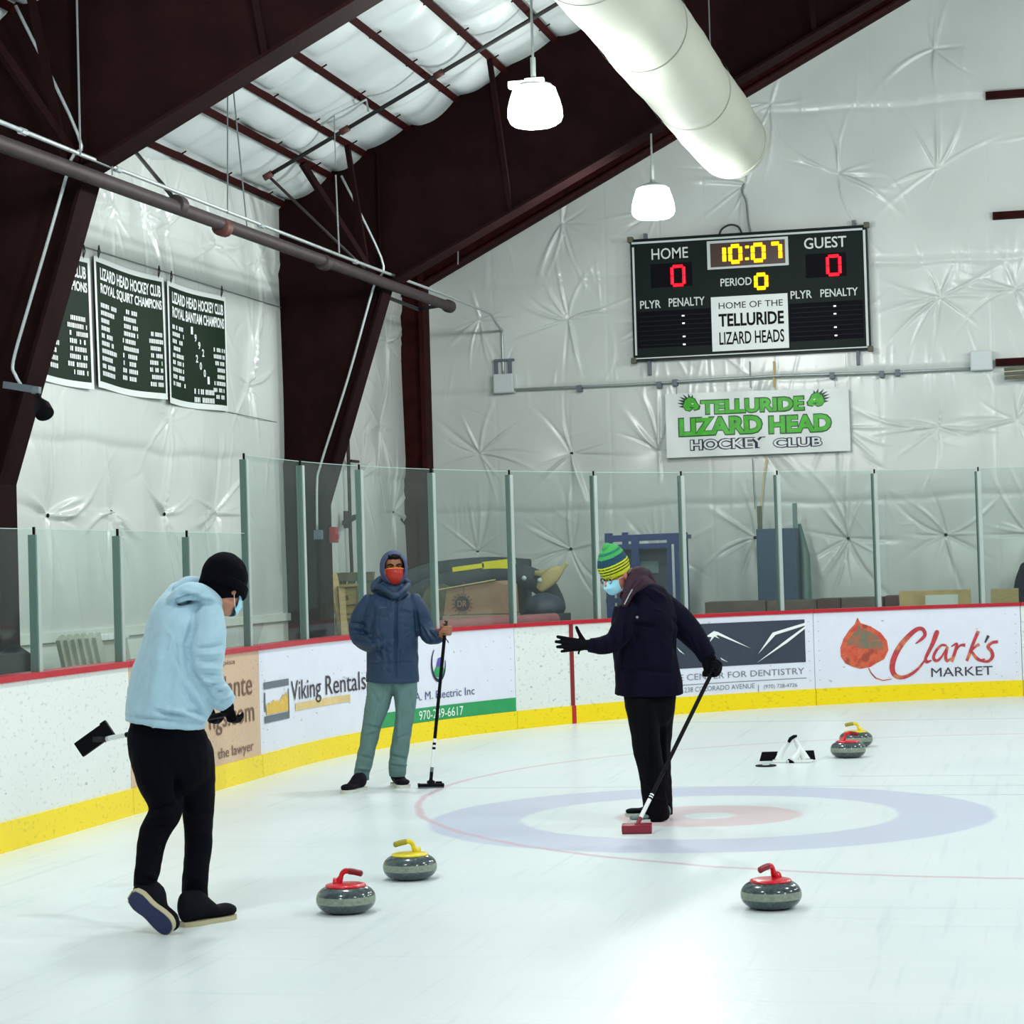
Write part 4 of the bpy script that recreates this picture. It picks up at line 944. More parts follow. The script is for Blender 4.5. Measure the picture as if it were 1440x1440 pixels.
mb = MB(); zb2 = a.z+.01; fr = [onY(x, y, 24.32) for x, y in ((628, 829), (697, 817), (709, 822), (712, 866))]; xl, xr = onY(624, 866, 24.32).x, fr[3].x
front = [(xl, zb2), (xr, zb2), (fr[2].x, fr[2].z), (fr[1].x, fr[1].z), (fr[0].x, fr[0].z)]
vs = [(x, 24.32, z) for x, z in front]+[(x, 24.95, z) for x, z in front]
mb.add(vs, [(0, 1, 2, 3, 4), (9, 8, 7, 6, 5)]+[(i, i+5, (i+1) % 5+5, (i+1) % 5) for i in range(5)]); mb.build('carton', M['card'], t)
mb = MB(); bar(mb, (fr[0].x-.1, 24.3, fr[0].z+.0), (fr[1].x, 24.3, fr[1].z+.015), .03, .012); tag(mb.build('flap', M['goldpale'], t), 'pale torn flap edge')
mb = MB(); e = onY(650, 849, 24.31); mb.tube([(e.x-.0, 24.31, e.z), (e.x, 24.315, e.z)], .086, 28); mb.build('emblem_disc', M['ink'], t)
mb = MB()
for k in range(16): a2 = 2*pi*k/16; bar(mb, (e.x+.095*cos(a2), 24.312, e.z+.095*sin(a2)), (e.x+.125*cos(a2), 24.312, e.z+.125*sin(a2)), .008, .012)
mb.build('emblem_rays', M['ink_brown'], t)
mb = MB(); mb.text('DR', lambda u, v: Vector((u, 24.305, v)), e.x-.055, e.x+.055, e.z-.035, e.z+.035, bold=.02); tag(mb.build('emblem_letters', M['card'], t), 'tan letters inside the disc')
mb = MB(); bar(mb, (e.x+.02, 24.316, zb2), (e.x+.02, 24.316, fr[1].z), .008, .004, up=(0, 1, 0)); mb.build('flap_seam', M['ink_brown'], t)
def yfoam(pts, lab):
    a = onY(*pts[0], 25.5); b_ = onY(*pts[1], 25.5); mb = MB(); bar(mb, a, b_, .12, pts[2]); return single(mb, 'foam_strip', M['yfoam'], lab, 'foam strip', 'bright yellow foam strips')
yfoam(((638, 801), (682, 795), .055), 'thin bright yellow foam strip lying on the grey rolls'); yfoam(((680, 797), (724, 792), .115), 'thick bright yellow foam strip right of the thin one')
mb = MB(); e = onY(612, 848, 25.0); mb.tube([(e.x, 25.12, e.z+.03), (e.x, 25.28, e.z+.03)], .19, 28); single(mb, 'foam_disc', M['wooddark'], 'round grey green roll end left of the cardboard box behind the glass', 'roll', smooth=True, angle=40)
mb = MB(); c = onY(750, 868, 24.8); mb.lathe([(.02, 0), (.22, .0), (.24, .06), (.22, .13), (.15, .20), (.06, .24), (.01, .245)], (c.x+.03, 25.22, c.z+.03), n=28, wob=lambda a, z: 1+.06*sin(3*a+z*9)+.03*sin(7*a)); single(mb, 'dark_bag', M['slate'], 'dark blue grey lumpy bag right of the cardboard box behind the glass', 'bag', smooth=True)
# tan canvas flap and its shiny buckles
t = thing('canvas_bundle', 'tan folded canvas bundle sticking up to the right behind the glass', 'canvas', onY(765, 835, 25.3))
mb = MB(); P_ = [onY(x, y, 25.3) for x, y in ((758, 830), (768, 818), (780, 806), (790, 800), (798, 792))]; mb.tube(spline(P_, 5), [.03]*0 or [.025+.07*sin(pi*min(1, (i+1)/17)) for i in range(21)], 14, flat=.5); mb.build('flap', M['tancanvas'], t, smooth=True)
mb = MB(); P_ = [onY(x, y, 25.4) for x, y in ((752, 806), (765, 807), (780, 803))]; mb.tube(P_, [.03, .05, .02], 12, flat=.5); mb.build('fold', M['tancanvas'], t, smooth=True)
for x, y in ((737, 813), (759, 816)):
    c = onY(x, y, 25.2); mb = MB(); mb.lathe([(.003, -.03), (.022, -.02), (.03, 0), (.022, .02), (.003, .03)], (c.x, c.y, c.z), n=14); mb.build('buckle', M['frame_white'], t, smooth=True)
# pinkish tube added behind the boards for the cap rail's reflection in the glass
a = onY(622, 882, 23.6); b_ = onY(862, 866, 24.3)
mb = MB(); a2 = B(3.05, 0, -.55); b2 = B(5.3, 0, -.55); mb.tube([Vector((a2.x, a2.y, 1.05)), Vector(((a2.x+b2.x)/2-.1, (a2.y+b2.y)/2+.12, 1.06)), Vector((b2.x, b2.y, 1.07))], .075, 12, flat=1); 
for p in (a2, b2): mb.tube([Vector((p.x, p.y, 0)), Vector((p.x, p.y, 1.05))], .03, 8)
single(mb, 'cap_reflection', mat('dusty_pink', (150, 84, 86), .5), 'dusty pink bar added as the reflection of the red cap rail in the glass', 'reflection', smooth=True, angle=50)
# blue scissor lift
t = thing('scissor_lift', 'blue metal platform lift standing behind the person with the striped beanie', 'lift', onY(905, 900, 26.6)); t.location.z = 0
Yl = 26.5
def L_(x, y, Y=Yl): return onY(x, y, Y)
mb = MB()
for x in (856, 893, 946):
    p = L_(x, 750 if x != 893 else 757); bar(mb, (p.x, Yl, 0), (p.x, Yl, p.z), .09 if x != 946 else .14, .07)
for x in (862, 948): p = L_(x, 748); bar(mb, (p.x, Yl+.8, 0), (p.x, Yl+.8, p.z), .07, .07)
mb.build('mast', M['liftblue'], t)
mb = MB()
for y in (758, 770, 845): p, q = L_(853, y), L_(955, y-4); bar(mb, p, q, .06, .06 if y != 758 else .08)
p, q = L_(853, 758), L_(955, 754); 
for pp in (p, q): bar(mb, pp, pp+Vector((0, .8, 0)), .05, .05)
mb.build('top_rails', M['liftblue'], t)
mb = MB(); p, q = L_(860, 768), L_(940, 850); mb.box((p.x, Yl+.25, q.z-.6), (q.x, Yl+.55, p.z)); tag(mb.build('motor_box', M['slate'], t), 'dark motor box')
mb = MB(); p, q = L_(892, 790), L_(922, 806); mb.box((p.x, Yl+.22, q.z), (q.x, Yl+.26, p.z)); tag(mb.build('control_panel', M['alu_dark'], t), 'grey green control panel')
mb = MB(); p = L_(950, 765); bar(mb, (p.x-.02, Yl-.08, .3), (p.x-.02, Yl-.08, p.z), .03, .03); mb.build('cylinder', M['galv'], t)
mb = MB(); p, q = L_(850, 870), L_(958, 870); mb.box((p.x, Yl-.05, 0.0), (q.x, Yl+.9, .5)); mb.build('base', M['liftblue'], t)
# blue grey cabinet with two posts
t, a, b_ = pbox(1063, 1119, 744, 27.5, .4, 0, 'tall_cabinet', 'cabblue', 'blue grey tall panel cabinet against the end wall below the club banner', 'cabinet')
mb = MB(); mb.rbox(((a.x+b_.x)/2, 27.48, 1.02), (b_.x-a.x-.02, .02, .16), r=.004); mb.build('lower_panel', M['alu_dark'], t)
for x, m_ in ((1064, 'wooddark'), (1114, 'alu_dark')):
    p = onY(x, 711 if x < 1100 else 707, 27.55); mb = MB(); bar(mb, (p.x, 27.82, .5), (p.x, 27.82, p.z), .055, .05); mb.build('upright', M[m_], t)
mb = MB(); p = onY(1124, 770, 27.6); mb.tube([(p.x-.02, 27.9, p.z+.3), (p.x+.03, 27.9, p.z-.1), (p.x+.03, 27.9, .5), (p.x+.02, 27.9, .02)], [.02, .07, .09, .1], 12); mb.build('rolled_sheet', M['alu_dark'], t, smooth=True)
# low brown boxes and plywood
for (x0, x1, yt, m_, Y, lab) in ((991, 1076, 847, 'carddark', 26.9, 'low grey brown box behind the glass, leftmost of the row'), (1078, 1148, 845, 'carddark', 26.95, 'low grey brown box behind the glass, below the blue grey cabinet'), (1149, 1181, 842, 'redbrown', 26.9, 'low dark red brown box in the row behind the glass'),
                              (1183, 1242, 841, 'carddark', 26.95, 'low grey brown box behind the glass, right of the red brown one'), (1244, 1263, 838, 'redbrown', 26.9, 'narrow dark red brown box beside the plywood board')):
    if m_ == 'redbrown' and 'redbrown' not in M: M['redbrown'] = mat('red_brown', (78, 42, 36), .6, var=.15)
    pbox(x0, x1, yt, Y, .5, 0, 'storage_box', m_, lab, 'box')
t, a, b_ = pbox(1264, 1365, 831, 26.85, .06, 0, 'plywood_board', 'plywood', 'pale plywood board with white paper behind the glass at right', 'board')
mb = MB(); p, q = onY(1301, 837, 26.83), onY(1348, 858, 26.83); mb.box((p.x, 26.83, q.z), (q.x, 26.845, p.z)); tag(mb.build('paper_sheet', M['paper'], t), 'white paper sheet')
pbox(1393, 1432, 829, 26.9, .5, 0, 'storage_box', 'wood', 'tan box at the right edge behind the glass', 'box')
# folded white panels at the left behind the low glass
M['panel'] = mat('grey_white_panel', (172, 180, 164), .6)
t = thing('folded_panels', 'pale ribbed folding panels leaning behind the low glass at the left', 'panel stack', onX(110, 930, -7.2)); t.location.z = 0
for k in range(6):
    x0, x1 = 76+k*5, 88+k*5; top = onX(x0, 897-k*.7, -7.3); 
    mb = MB(); p0 = Vector((-7.25+.03*k, top.y+.12*k*0, top.z)); yb_ = top.y+.55
    bar(mb, p0, Vector((-7.25+.03*k, yb_, 0.02)), .035, .10, up=(0, 1, .4)); mb.build('rib', M['panel'], t)
mb = MB(); a = onX(112, 899, -7.3); b_ = onX(178, 893, -7.3); mb.add([a, b_, Vector((b_.x+.1, b_.y+.2, .02)), Vector((a.x+.1, a.y+.5, .02)), a-Vector((.04, 0, 0)), b_-Vector((.04, 0, 0)), Vector((b_.x+.06, b_.y+.2, .02)), Vector((a.x+.06, a.y+.5, .02))], [(0, 1, 2, 3), (7, 6, 5, 4), (0, 4, 5, 1), (1, 5, 6, 2), (2, 6, 7, 3), (3, 7, 4, 0)]); mb.build('sheet', M['panel'], t)
mb = MB(); 
for k in range(9): p = a.lerp(b_, k/9); mb.rbox((p.x+.02, p.y, p.z), (.05, .09, .05), r=.01)
mb.build('top_knuckles', M['banner'], t)
mb = MB(); c = onX(20, 934, -7.0); mb.lathe([(.02, 0), (.16, 0), (.17, .2), (.12, .32), (.02, .34)], (c.x, c.y, 0), n=20); mb.v = [Vector((v.x, v.y, v.z*(c.z+.14)/.34)) for v in mb.v]; single(mb, 'dark_bin', M['black'], 'small black bin just behind the glass at the far left', 'bin', smooth=True, angle=40)
# ------------------------------------------------------------------ soft-form builder (bodies, clothes)
def closed_tube(V, F, nodes, n=20, flat=0):
    """nodes: (centre, ra, rb, side vector); elliptical sections with rounded ends"""
    k0 = len(V); m = len(nodes); C_ = [Vector(a[0]) for a in nodes]
    rings = []
    def tang(i): return (C_[min(i+1, m-1)]-C_[max(i-1, 0)]).normalized()
    secs = []
    for i in range(m):
        t = tang(i); w = Vector(nodes[i][3]); w = (w-t*w.dot(t))
        w = w.normalized() if w.length > 1e-4 else t.orthogonal().normalized()
        d = t.cross(w); secs.append((C_[i], nodes[i][1], nodes[i][2], w, d, t))
    full = []
    c, ra, rb, w, d, t = secs[0]; e = min(ra, rb)*.9
    for a in (80, 55, 28): full.append((c-t*e*sin(radians(a)), ra*cos(radians(a)), rb*cos(radians(a)), w, d))
    for s_ in secs: full.append(s_[:5])
    c, ra, rb, w, d, t = secs[-1]; e = min(ra, rb)*.9
    if not flat:
        for a in (28, 55, 80): full.append((c+t*e*sin(radians(a)), ra*cos(radians(a)), rb*cos(radians(a)), w, d))
    for (c, ra, rb, w, d) in full:
        for k in range(n): V.append(c+w*(ra*cos(2*pi*k/n))+d*(rb*sin(2*pi*k/n)))
    for i in range(len(full)-1):
        for k in range(n):
            k2 = (k+1) % n; F.append((k0+i*n+k, k0+i*n+k2, k0+(i+1)*n+k2, k0+(i+1)*n+k))
    F.append(tuple(k0+k for k in range(n-1, -1, -1))); F.append(tuple(k0+(len(full)-1)*n+k for k in range(n)))
def smooth_nodes(nodes, k=4):
    out = []; m = len(nodes)
    for i in range(m-1):
        P_ = [nodes[max(i-1, 0)], nodes[i], nodes[i+1], nodes[min(i+2, m-1)]]
        for j in range(k):
            t = j/k
            def cr(a, b, c, d): return .5*((2*b)+(c-a)*t+(2*a-5*b+4*c-d)*t*t+(3*b-a-3*c+d)*t**3)
            pos = cr(*[Vector(q[0]) for q in P_]); ra = cr(*[q[1] for q in P_]); rb = cr(*[q[2] for q in P_])
            w = Vector(P_[1][3]).lerp(Vector(P_[2][3]), t); out.append((pos, max(ra, .002), max(rb, .002), w))
    out.append(nodes[-1]); return out
def blob(V, F, c, r, R=None, n=16):
    k0 = len(V); R = R or Matrix.Identity(3); c = Vector(c)
    for i in range(1, n):
        th = pi*i/n
        for k in range(n*2):
            ph = pi*k/n; V.append(c+R @ Vector((r[0]*sin(th)*cos(ph), r[1]*sin(th)*sin(ph), r[2]*cos(th))))
    N2 = 2*n
    for i in range(n-2):
        for k in range(N2): k2 = (k+1) % N2; F.append((k0+i*N2+k, k0+(i+1)*N2+k, k0+(i+1)*N2+k2, k0+i*N2+k2))
    F.append(tuple(k0+k for k in range(N2))); F.append(tuple(k0+(n-2)*N2+k for k in range(N2-1, -1, -1)))
def organic(name, V, F, voxel, m_, parent=None, sm=4, creases=(), noise_amp=0, nscale=12, nstretch=(1, 1, 1), extra=None, mats2=None, matfn=None):
    me = bpy.data.meshes.new('tmp'); me.from_pydata([tuple(v) for v in V], [], F); me.update()
    o = bpy.data.objects.new('tmp', me); COL.objects.link(o)
    r = o.modifiers.new('r', 'REMESH'); r.mode = 'VOXEL'; r.voxel_size = voxel; r.adaptivity = 0
    s_ = o.modifiers.new('s', 'SMOOTH'); s_.factor = .5; s_.iterations = sm
    dg = bpy.context.evaluated_depsgraph_get(); me2 = bpy.data.meshes.new_from_object(o.evaluated_get(dg)); bpy.data.objects.remove(o); bpy.data.meshes.remove(me)
    n = len(me2.vertices); co = np.empty(n*3); me2.vertices.foreach_get('co', co); co = co.reshape(-1, 3)
    no = np.empty(n*3); me2.vertices.foreach_get('normal', no); no = no.reshape(-1, 3)
    disp = np.zeros(n)
    if creases:                                # ridges (+) and creases (-) across the side the viewer sees
        rel = co-np.array(EYE); dz = rel@np.array(CF); uv = np.stack([720+FPX*(rel@np.array(CR))/dz, 720-FPX*(rel@np.array(CU))/dz], -1)
        face = np.clip(-(no@np.array(CF))*2.5, 0, 1)
        for (p, q, w, amp) in creases:
            p = np.array(p, float); q = np.array(q, float); d = q-p; t = np.clip((uv-p)@d/(d@d), 0, 1)
            dist = np.linalg.norm(uv-(p+t[:, None]*d), axis=1); fall = np.sin(np.clip(t, .02, .98)*pi)**.4
            disp += amp*np.exp(-(dist/w)**2)*fall*face
    if noise_amp:
        disp += np.array([noise.noise(Vector((c[0]*nscale*nstretch[0], c[1]*nscale*nstretch[1], c[2]*nscale*nstretch[2])))*noise_amp + noise.noise(Vector((c[0]*nscale*2.3*nstretch[0]+5, c[1]*nscale*2.3*nstretch[1], c[2]*nscale*2.3*nstretch[2])))*noise_amp*.5 for c in co])
    co = co+no*disp[:, None]
    if extra: co = extra(co, no)
    if parent is not None:
        inv = np.array(wm(parent).inverted()); co2 = co@inv[:3, :3].T+inv[:3, 3]
    else: co2 = co
    me2.vertices.foreach_set('co', co2.reshape(-1)); me2.polygons.foreach_set('use_smooth', [True]*len(me2.polygons))
    me2.materials.clear()
    for m in ([m_] if not isinstance(m_, (list, tuple)) else m_): me2.materials.append(m)
    if matfn:
        idx = []
        for p in me2.polygons:
            c = co[list(p.vertices)].mean(axis=0); idx.append(matfn(c))
        me2.polygons.foreach_set('material_index', idx)
    me2.update(); me2.name = name; ob = bpy.data.objects.new(name, me2); COL.objects.link(ob)
    if parent is not None: ob.parent = parent
    return ob
CREASE = 2.3
class Fig:
    """a figure laid out in its own frame: R right of the view, F away, Z up, with D0 its distance"""
    def __init__(s, D0): s.D = D0; s.s = FPX/D0
    def p(s, x, y, dd=0): return K(x, y, s.D+dd)
    def node(s, x, y, dd, rw, rd=None):
        return (s.p(x, y, dd), rw/s.s, (rw/s.s if rd is None else rd), CR)
    def chain(s, V, F, lst, k=4, flat=0):
        nodes = []
        for i, a in enumerate(lst):
            nodes.append(s.node(*a))
        # section side vector: across the limb in the view plane
        for i in range(len(nodes)):
            t = (Vector(nodes[min(i+1, len(nodes)-1)][0])-Vector(nodes[max(i-1, 0)][0])).normalized()
            w = t.cross(CF); w = w.normalized() if w.length > .25 else CR
            nodes[i] = (nodes[i][0], nodes[i][1], nodes[i][2], w)
            if i and Vector(nodes[i][3]).dot(Vector(nodes[i-1][3])) < 0: nodes[i] = (nodes[i][0], nodes[i][1], nodes[i][2], -Vector(nodes[i][3]))
        closed_tube(V, F, smooth_nodes(nodes, k), flat=flat)
    def under(s, V, F, lst, f=.58, k=4, end=None):   # the limb inside a sleeve or leg
        s.chain(V, F, [(a[0], a[1], a[2], a[3]*f, (a[3]/s.s if len(a) < 5 else a[4])*f) for a in (lst if end is None else lst[:end])], k)
    def cr(s, x0, y0, x1, y1, dd, w, amp, dd1=None): return ((x0, y0), (x1, y1), w, amp*CREASE)
def frame_of(fwd, up):
    f = Vector(fwd).normalized(); u = Vector(up); u = (u-f*u.dot(f)).normalized(); x = f.cross(u); return Matrix((x, f, u)).transposed()  # columns: right, forward, up

SK = dict(); M['skin_d'] = mat('brown_skin', (146, 94, 66), .55, var=.1, vscale=30); M['skin_r'] = mat('ruddy_skin', (190, 112, 96), .55, var=.12, vscale=30); M['skin_l'] = mat('light_skin', (176, 122, 98), .55, var=.08, vscale=30)
def head(V, F, c, R, s=1.0, ear=True):
    """skin of a head: c centre between the ears, R columns right/forward/up"""
    def P(x, y, z): return Vector(c)+R @ Vector((x*s, y*s, z*s))
    Rm = R
    blob(V, F, P(0, -.012, .035), (.074*s, .095*s, .092*s), Rm, 14)      # skull
    blob(V, F, P(0, .022, -.03), (.062*s, .070*s, .085*s), Rm, 12)       # face
    blob(V, F, P(0, .058, -.088), (.032*s, .028*s, .026*s), Rm, 8)       # chin
    for sx in (-1, 1):
        blob(V, F, P(.040*sx, .066, -.018), (.022*s, .022*s, .020*s), Rm, 8)       # cheek
        blob(V, F, P(.032*sx, .082, .028), (.024*s, .012*s, .009*s), Rm, 8)        # brow
        blob(V, F, P(.045*sx, .018, -.065), (.020*s, .04*s, .022*s), Rm, 8)        # jaw
        if ear: blob(V, F, P(.078*sx, -.005, -.004), (.011*s, .020*s, .032*s), Rm, 8)
    nodes = [(P(0, .084, .022), .009*s, .010*s, R @ Vector((1, 0, 0))), (P(0, .100, -.004), .011*s, .011*s, R @ Vector((1, 0, 0))), (P(0, .112, -.024), .016*s, .014*s, R @ Vector((1, 0, 0)))]
    closed_tube(V, F, nodes, 12)
    closed_tube(V, F, [(P(-.022, .086, -.054), .007*s, .008*s, R @ Vector((0, 0, 1))), (P(0, .094, -.053), .009*s, .010*s, R @ Vector((0, 0, 1))), (P(.022, .086, -.054), .007*s, .008*s, R @ Vector((0, 0, 1)))], 10)
    return P
def eyes(P, R, parent, s=1.0):
    for sx in (-1, 1):
        V = []; F = []; c = P(.031*sx, .079, .008); blob(V, F, c, (.0120*s, .0105*s, .0062*s), R, 10)
        mb = MB(); mb.v = V; mb.f = F; mb.m = [0]*len(F); mb.build('eye', M['card'] if s == 1.0 else M['paper'], parent, smooth=True)
        V = []; F = []; c = P(.031*sx, .0885, .008); blob(V, F, c, (.0065*s, .004*s, .0065*s), R, 8)
        mb = MB(); mb.v = V; mb.f = F; mb.m = [0]*len(F); mb.build('iris', M['black'], parent, smooth=True)
def hand(V, F, W, R, s=1.0, fat=1.0, curl=(70, 75, 80, 85), spread=3, side=1, thumb=(.6, .75, .1), tcurl=25):
    """hand skin: W wrist, R columns: across (towards thumb), along fingers, back-of-hand normal"""
    def P(x, y, z): return Vector(W)+R @ Vector((x*s, y*s, z*s))
    ax = R @ Vector((1, 0, 0))
    closed_tube(V, F, smooth_nodes([(P(0, -.03, 0), .027*s, .020*s, ax), (P(0, .0, 0), .028*s, .019*s, ax), (P(0, .035, .0), .037*s, .016*s, ax), (P(0, .075, .0), .041*s, .015*s, ax), (P(0, .092, 0), .038*s, .012*s, ax)], 3), 16)
    fx = [.030, .010, -.010, -.029]; ln = [(.042, .025, .020), (.047, .029, .021), (.043, .027, .020), (.034, .020, .018)]
    for i in range(4):
        a = 0; x, y, z = fx[i], .088-(.006 if i == 3 else 0), 0; sp = radians(spread*(1.5-i)); pts = [(x, y-.02, z), (x, y, z)]
        for j, l in enumerate(ln[i]):
            a += radians(curl[i])*(.42, .36, .22)[j]*1.5
            d = Vector((sin(sp)*cos(a), cos(sp)*cos(a), -sin(a))); x += d.x*l; y += d.y*l; z += d.z*l; pts.append((x, y, z))
        r0 = (.0098 if i < 3 else .0085)*fat
        closed_tube(V, F, [(P(*q), r*s, r*s, ax) for q, r in zip(pts, (r0, r0, r0*.95, r0*.9, r0*.78))], 10)
    d = Vector(thumb).normalized(); q = Vector((.024, .018, -.004)); pts = [q, q+d*.036]
    d2 = (d+Vector((-.25, .3, -.5))*sin(radians(tcurl))).normalized(); pts.append(pts[-1]+d2*.032); d3 = (d2+Vector((-.3, .3, -.5))*sin(radians(tcurl))).normalized(); pts.append(pts[-1]+d3*.024)
    closed_tube(V, F, [(P(*q), r*s, r*s, ax) for q, r in zip(pts, (.016, .0135, .0115, .0095))], 10)
def shoe(parent, heel, toe, up, length=.29, width=.10, h=.11, mu=None, ms=None, sole=.022, name='shoe', ankle=.11, lace=None, bottom=None):
    """heel/toe points on the sole plane, up = away from the sole"""
    h0 = Vector(heel); f = (Vector(toe)-h0).normalized(); R = frame_of(f, up)
    def P(x, y, z): return h0+R @ Vector((x, y, z))
    def outline(t): # half width along the foot
        return width/2*(.62+.38*sin(min(1, t/.25)*pi/2) if t < .25 else (1-.16*sin((t-.25)/.4*pi) if t < .65 else (1 if t < .8 else sqrt(max(0, 1-((t-.8)/.205)**2)))))*(1 if t > .02 else .7)
    mb = MB(); ts = [0, .015, .05, .12, .2, .3, .4, .5, .6, .7, .8, .87, .93, .97, 1.0]; n = 16
    # sole
    vs = []; fs = []; 
    pts = [(outline(t)+.004, t*length) for t in ts]; loop = [(x, y) for x, y in pts]+[(-x, y) for x, y in reversed(pts)]
    lo = [P(x*.97, y, 0) for x, y in loop]; mid = [P(x, y, sole*.5) for x, y in loop]; hi = [P(x, y, sole) for x, y in loop]; L_ = len(loop)
    mb.add(lo+mid+hi, [tuple(range(L_))]+[(i, (i+1) % L_, L_+(i+1) % L_, L_+i) for i in range(L_)]+[(L_+i, L_+(i+1) % L_, 2*L_+(i+1) % L_, 2*L_+i) for i in range(L_)]+[tuple(2*L_+i for i in range(L_-1, -1, -1))])
    so = mb.build('sole', ms, parent, angle=35)
    if bottom:
        mb = MB(); mb.add([P(x*.90, .006+y*.965, -.0015) for x, y in loop]+[P(x*.90, .006+y*.965, .004) for x, y in loop], [tuple(range(L_)), tuple(range(2*L_-1, L_-1, -1))]+[(i, (i+1) % L_, L_+(i+1) % L_, L_+i) for i in range(L_)]); mb.build('outsole', bottom, so)
    # upper
    V = []; F = []; xs_ = R @ Vector((1, 0, 0)); nodes = []
    def hgt(t): return h*(1 if t < .28 else max(.42, 1-.58*((t-.28)/.34))) if t < .62 else h*(.42 if t < .85 else .42*sqrt(max(.05, 1-((t-.85)/.17)**2)))
    for t in (.06, .15, .27, .4, .52, .64, .76, .86, .94):
        hh = hgt(t)/2; nodes.append((P(0, t*length, sole*.8+hh), max(outline(t)-.001, .01), hh, xs_))
    closed_tube(V, F, smooth_nodes(nodes, 2), 18)
    closed_tube(V, F, [(P(0, .070, h*.45), .038, .046, xs_), (P(0, .072, h*.86), .034, .040, xs_)], 16)
    def flat(co, no):   # nothing below the sole
        z = (co-np.array(h0))@np.array(R.col[2]); zz = np.maximum(z, sole*.7); return co+np.outer(zz-z, np.array(R.col[2]))
    up_ = organic(name, V, F, .006, mu, parent, sm=2, extra=flat)
    if lace:
        for k in range(4):
            t = .34+.06*k; z = sole*.8+hgt(t)+.002; w = .022; mb = MB(); mb.tube([P(-w, t*length, z-.006), P(0, t*length+.004, z+.002), P(w, t*length, z-.006)], .0028, 6); mb.build('lace', lace, up_)
    return up_

# ================================================================== left person: light blue hoodie, walking away to the right
pL = onZ(290, 1298); DL = (pL-EYE).dot(CF); G = Fig(DL)
L = thing('person', 'person walking away in light blue hoodie, black trousers, black beanie and face mask', 'person', (pL.x, pL.y, 0))
M['hoodie'] = mat('light_blue_fleece', (164, 198, 214), .85, spec=.2, var=.04, vscale=30, bump=.15, bscale=160, sheen=.3)
M['trouser_b'] = mat('black_navy_trousers', (4, 4, 12), .9, spec=.1, bump=.2, bscale=90)
M['beanie_b'] = mat('black_knit', (5, 5, 12), .95, spec=.08, bump=.5, bscale=130, stretch=(1, 1, .25))
M['maskblue'] = mat('surgical_mask', (160, 218, 236), .7, spec=.2); M['glove'] = mat('black_glove', (6, 6, 12), .85, spec=.12)
fwdL = (CR*.80+CF*.55); fwdL.z = 0; fwdL.normalize(); upz = Vector((0, 0, 1))
hc = G.p(314, 829, 0); hfL = (CR*.60+CF*.80); hfL.z = 0; hfL.normalize(); Rh = frame_of(hfL*.93-upz*.42, upz+hfL*.4)
# body: one skin under the clothes
V = []; F = []; Ph = head(V, F, hc, Rh, 1.0)
G.chain(V, F, [(306, 846, .0, 15), (292, 862, .0, 17), (280, 872, .0, 20)])
AR = [(294, 866, -.07, 22), (292, 885, -.10, 26), (290, 912, -.12, 27), (288, 938, -.12, 26), (293, 960, -.09, 22.5), (306, 975, -.04, 19), (318, 989, .0, 15.5)]
AF = [(236, 866, .15, 21), (232, 905, .24, 23), (250, 950, .31, 20), (285, 982, .33, 15)]
TL1 = [(222, 1070, -.05, 38, .13), (228, 1105, -.07, 32, .12), (233, 1132, -.09, 25, .10), (229, 1150, -.09, 22.5, .09), (217, 1172, -.11, 21, .085), (211, 1198, -.15, 19), (206, 1230, -.20, 17), (204, 1248, -.22, 16)]
TL2 = [(268, 1060, .04, 33, .13), (274, 1100, .05, 29, .12), (278, 1140, .05, 22.5, .10), (279, 1180, .04, 19.5, .085), (276, 1215, .03, 18.5, .08), (274, 1248, .02, 18.5, .08), (274, 1270, .02, 18.5, .08)]
G.chain(V, F, [(264, 876, 0, 26, .08), (250, 920, 0, 32, .10), (242, 975, 0, 34, .10), (238, 1040, 0, 34, .10)])
G.under(V, F, AR, .42); G.under(V, F, AF, .45); G.under(V, F, TL1, .5); G.under(V, F, TL2, .5)
organic('body', V, F, .008, M['skin_l'], L, sm=2)
# hoodie
V = []; F = []
G.chain(V, F, [(274, 846, .0, 26, .11), (260, 862, 0, 41, .17), (253, 880, 0, 46, .19), (247, 914, 0, 50, .195), (242, 948, 0, 57.5, .20), (240, 978, 0, 62, .205), (235, 1000, 0, 59, .205), (232.5, 1018, 0, 55.5, .20)], flat=1)
G.chain(V, F, AR, flat=1); G.chain(V, F, AF, flat=1)
# folded hood around the neck
G.chain(V, F, [(240, 846, -.13, 7), (250, 838, -.16, 10), (264, 832, -.15, 12), (280, 833, -.12, 13), (296, 842, -.08, 13), (308, 852, -.02, 10)])
G.chain(V, F, [(250, 828, -.04, 9), (262, 822, -.02, 11), (276, 824, .02, 13), (290, 832, .06, 14), (304, 846, .08, 13), (312, 856, .04, 9)])
G.chain(V, F, [(238, 842, -.02, 10), (246, 832, .04, 12), (262, 828, .10, 13), (284, 838, .12, 13)])
cz_ = []
cz_ += [G.cr(241, 850, 276, 840, -.19, 4, -.016), G.cr(246, 846, 300, 846, -.17, 3, -.006), G.cr(256, 830, 300, 842, -.14, 3, .006), G.cr(250, 838, 290, 836, -.16, 3, -.006)]
cz_ += [G.cr(274, 874, 262, 908, -.17, 4.5, -.009), G.cr(262, 908, 268, 945, -.17, 5, -.010), G.cr(268, 945, 298, 984, -.16, 4.5, -.008)]       # arm seam
cz_ += [G.cr(220, 1000, 262, 1008, -.19, 3.2, -.010), G.cr(222, 996, 258, 1001, -.19, 3.5, .007), G.cr(250, 1000, 290, 1014, -.17, 3.5, .008), G.cr(262, 1000, 292, 1006, -.17, 3, -.008), G.cr(252, 960, 282, 1004, -.18, 5, -.009), G.cr(272, 965, 288, 1008, -.17, 5, .008)]
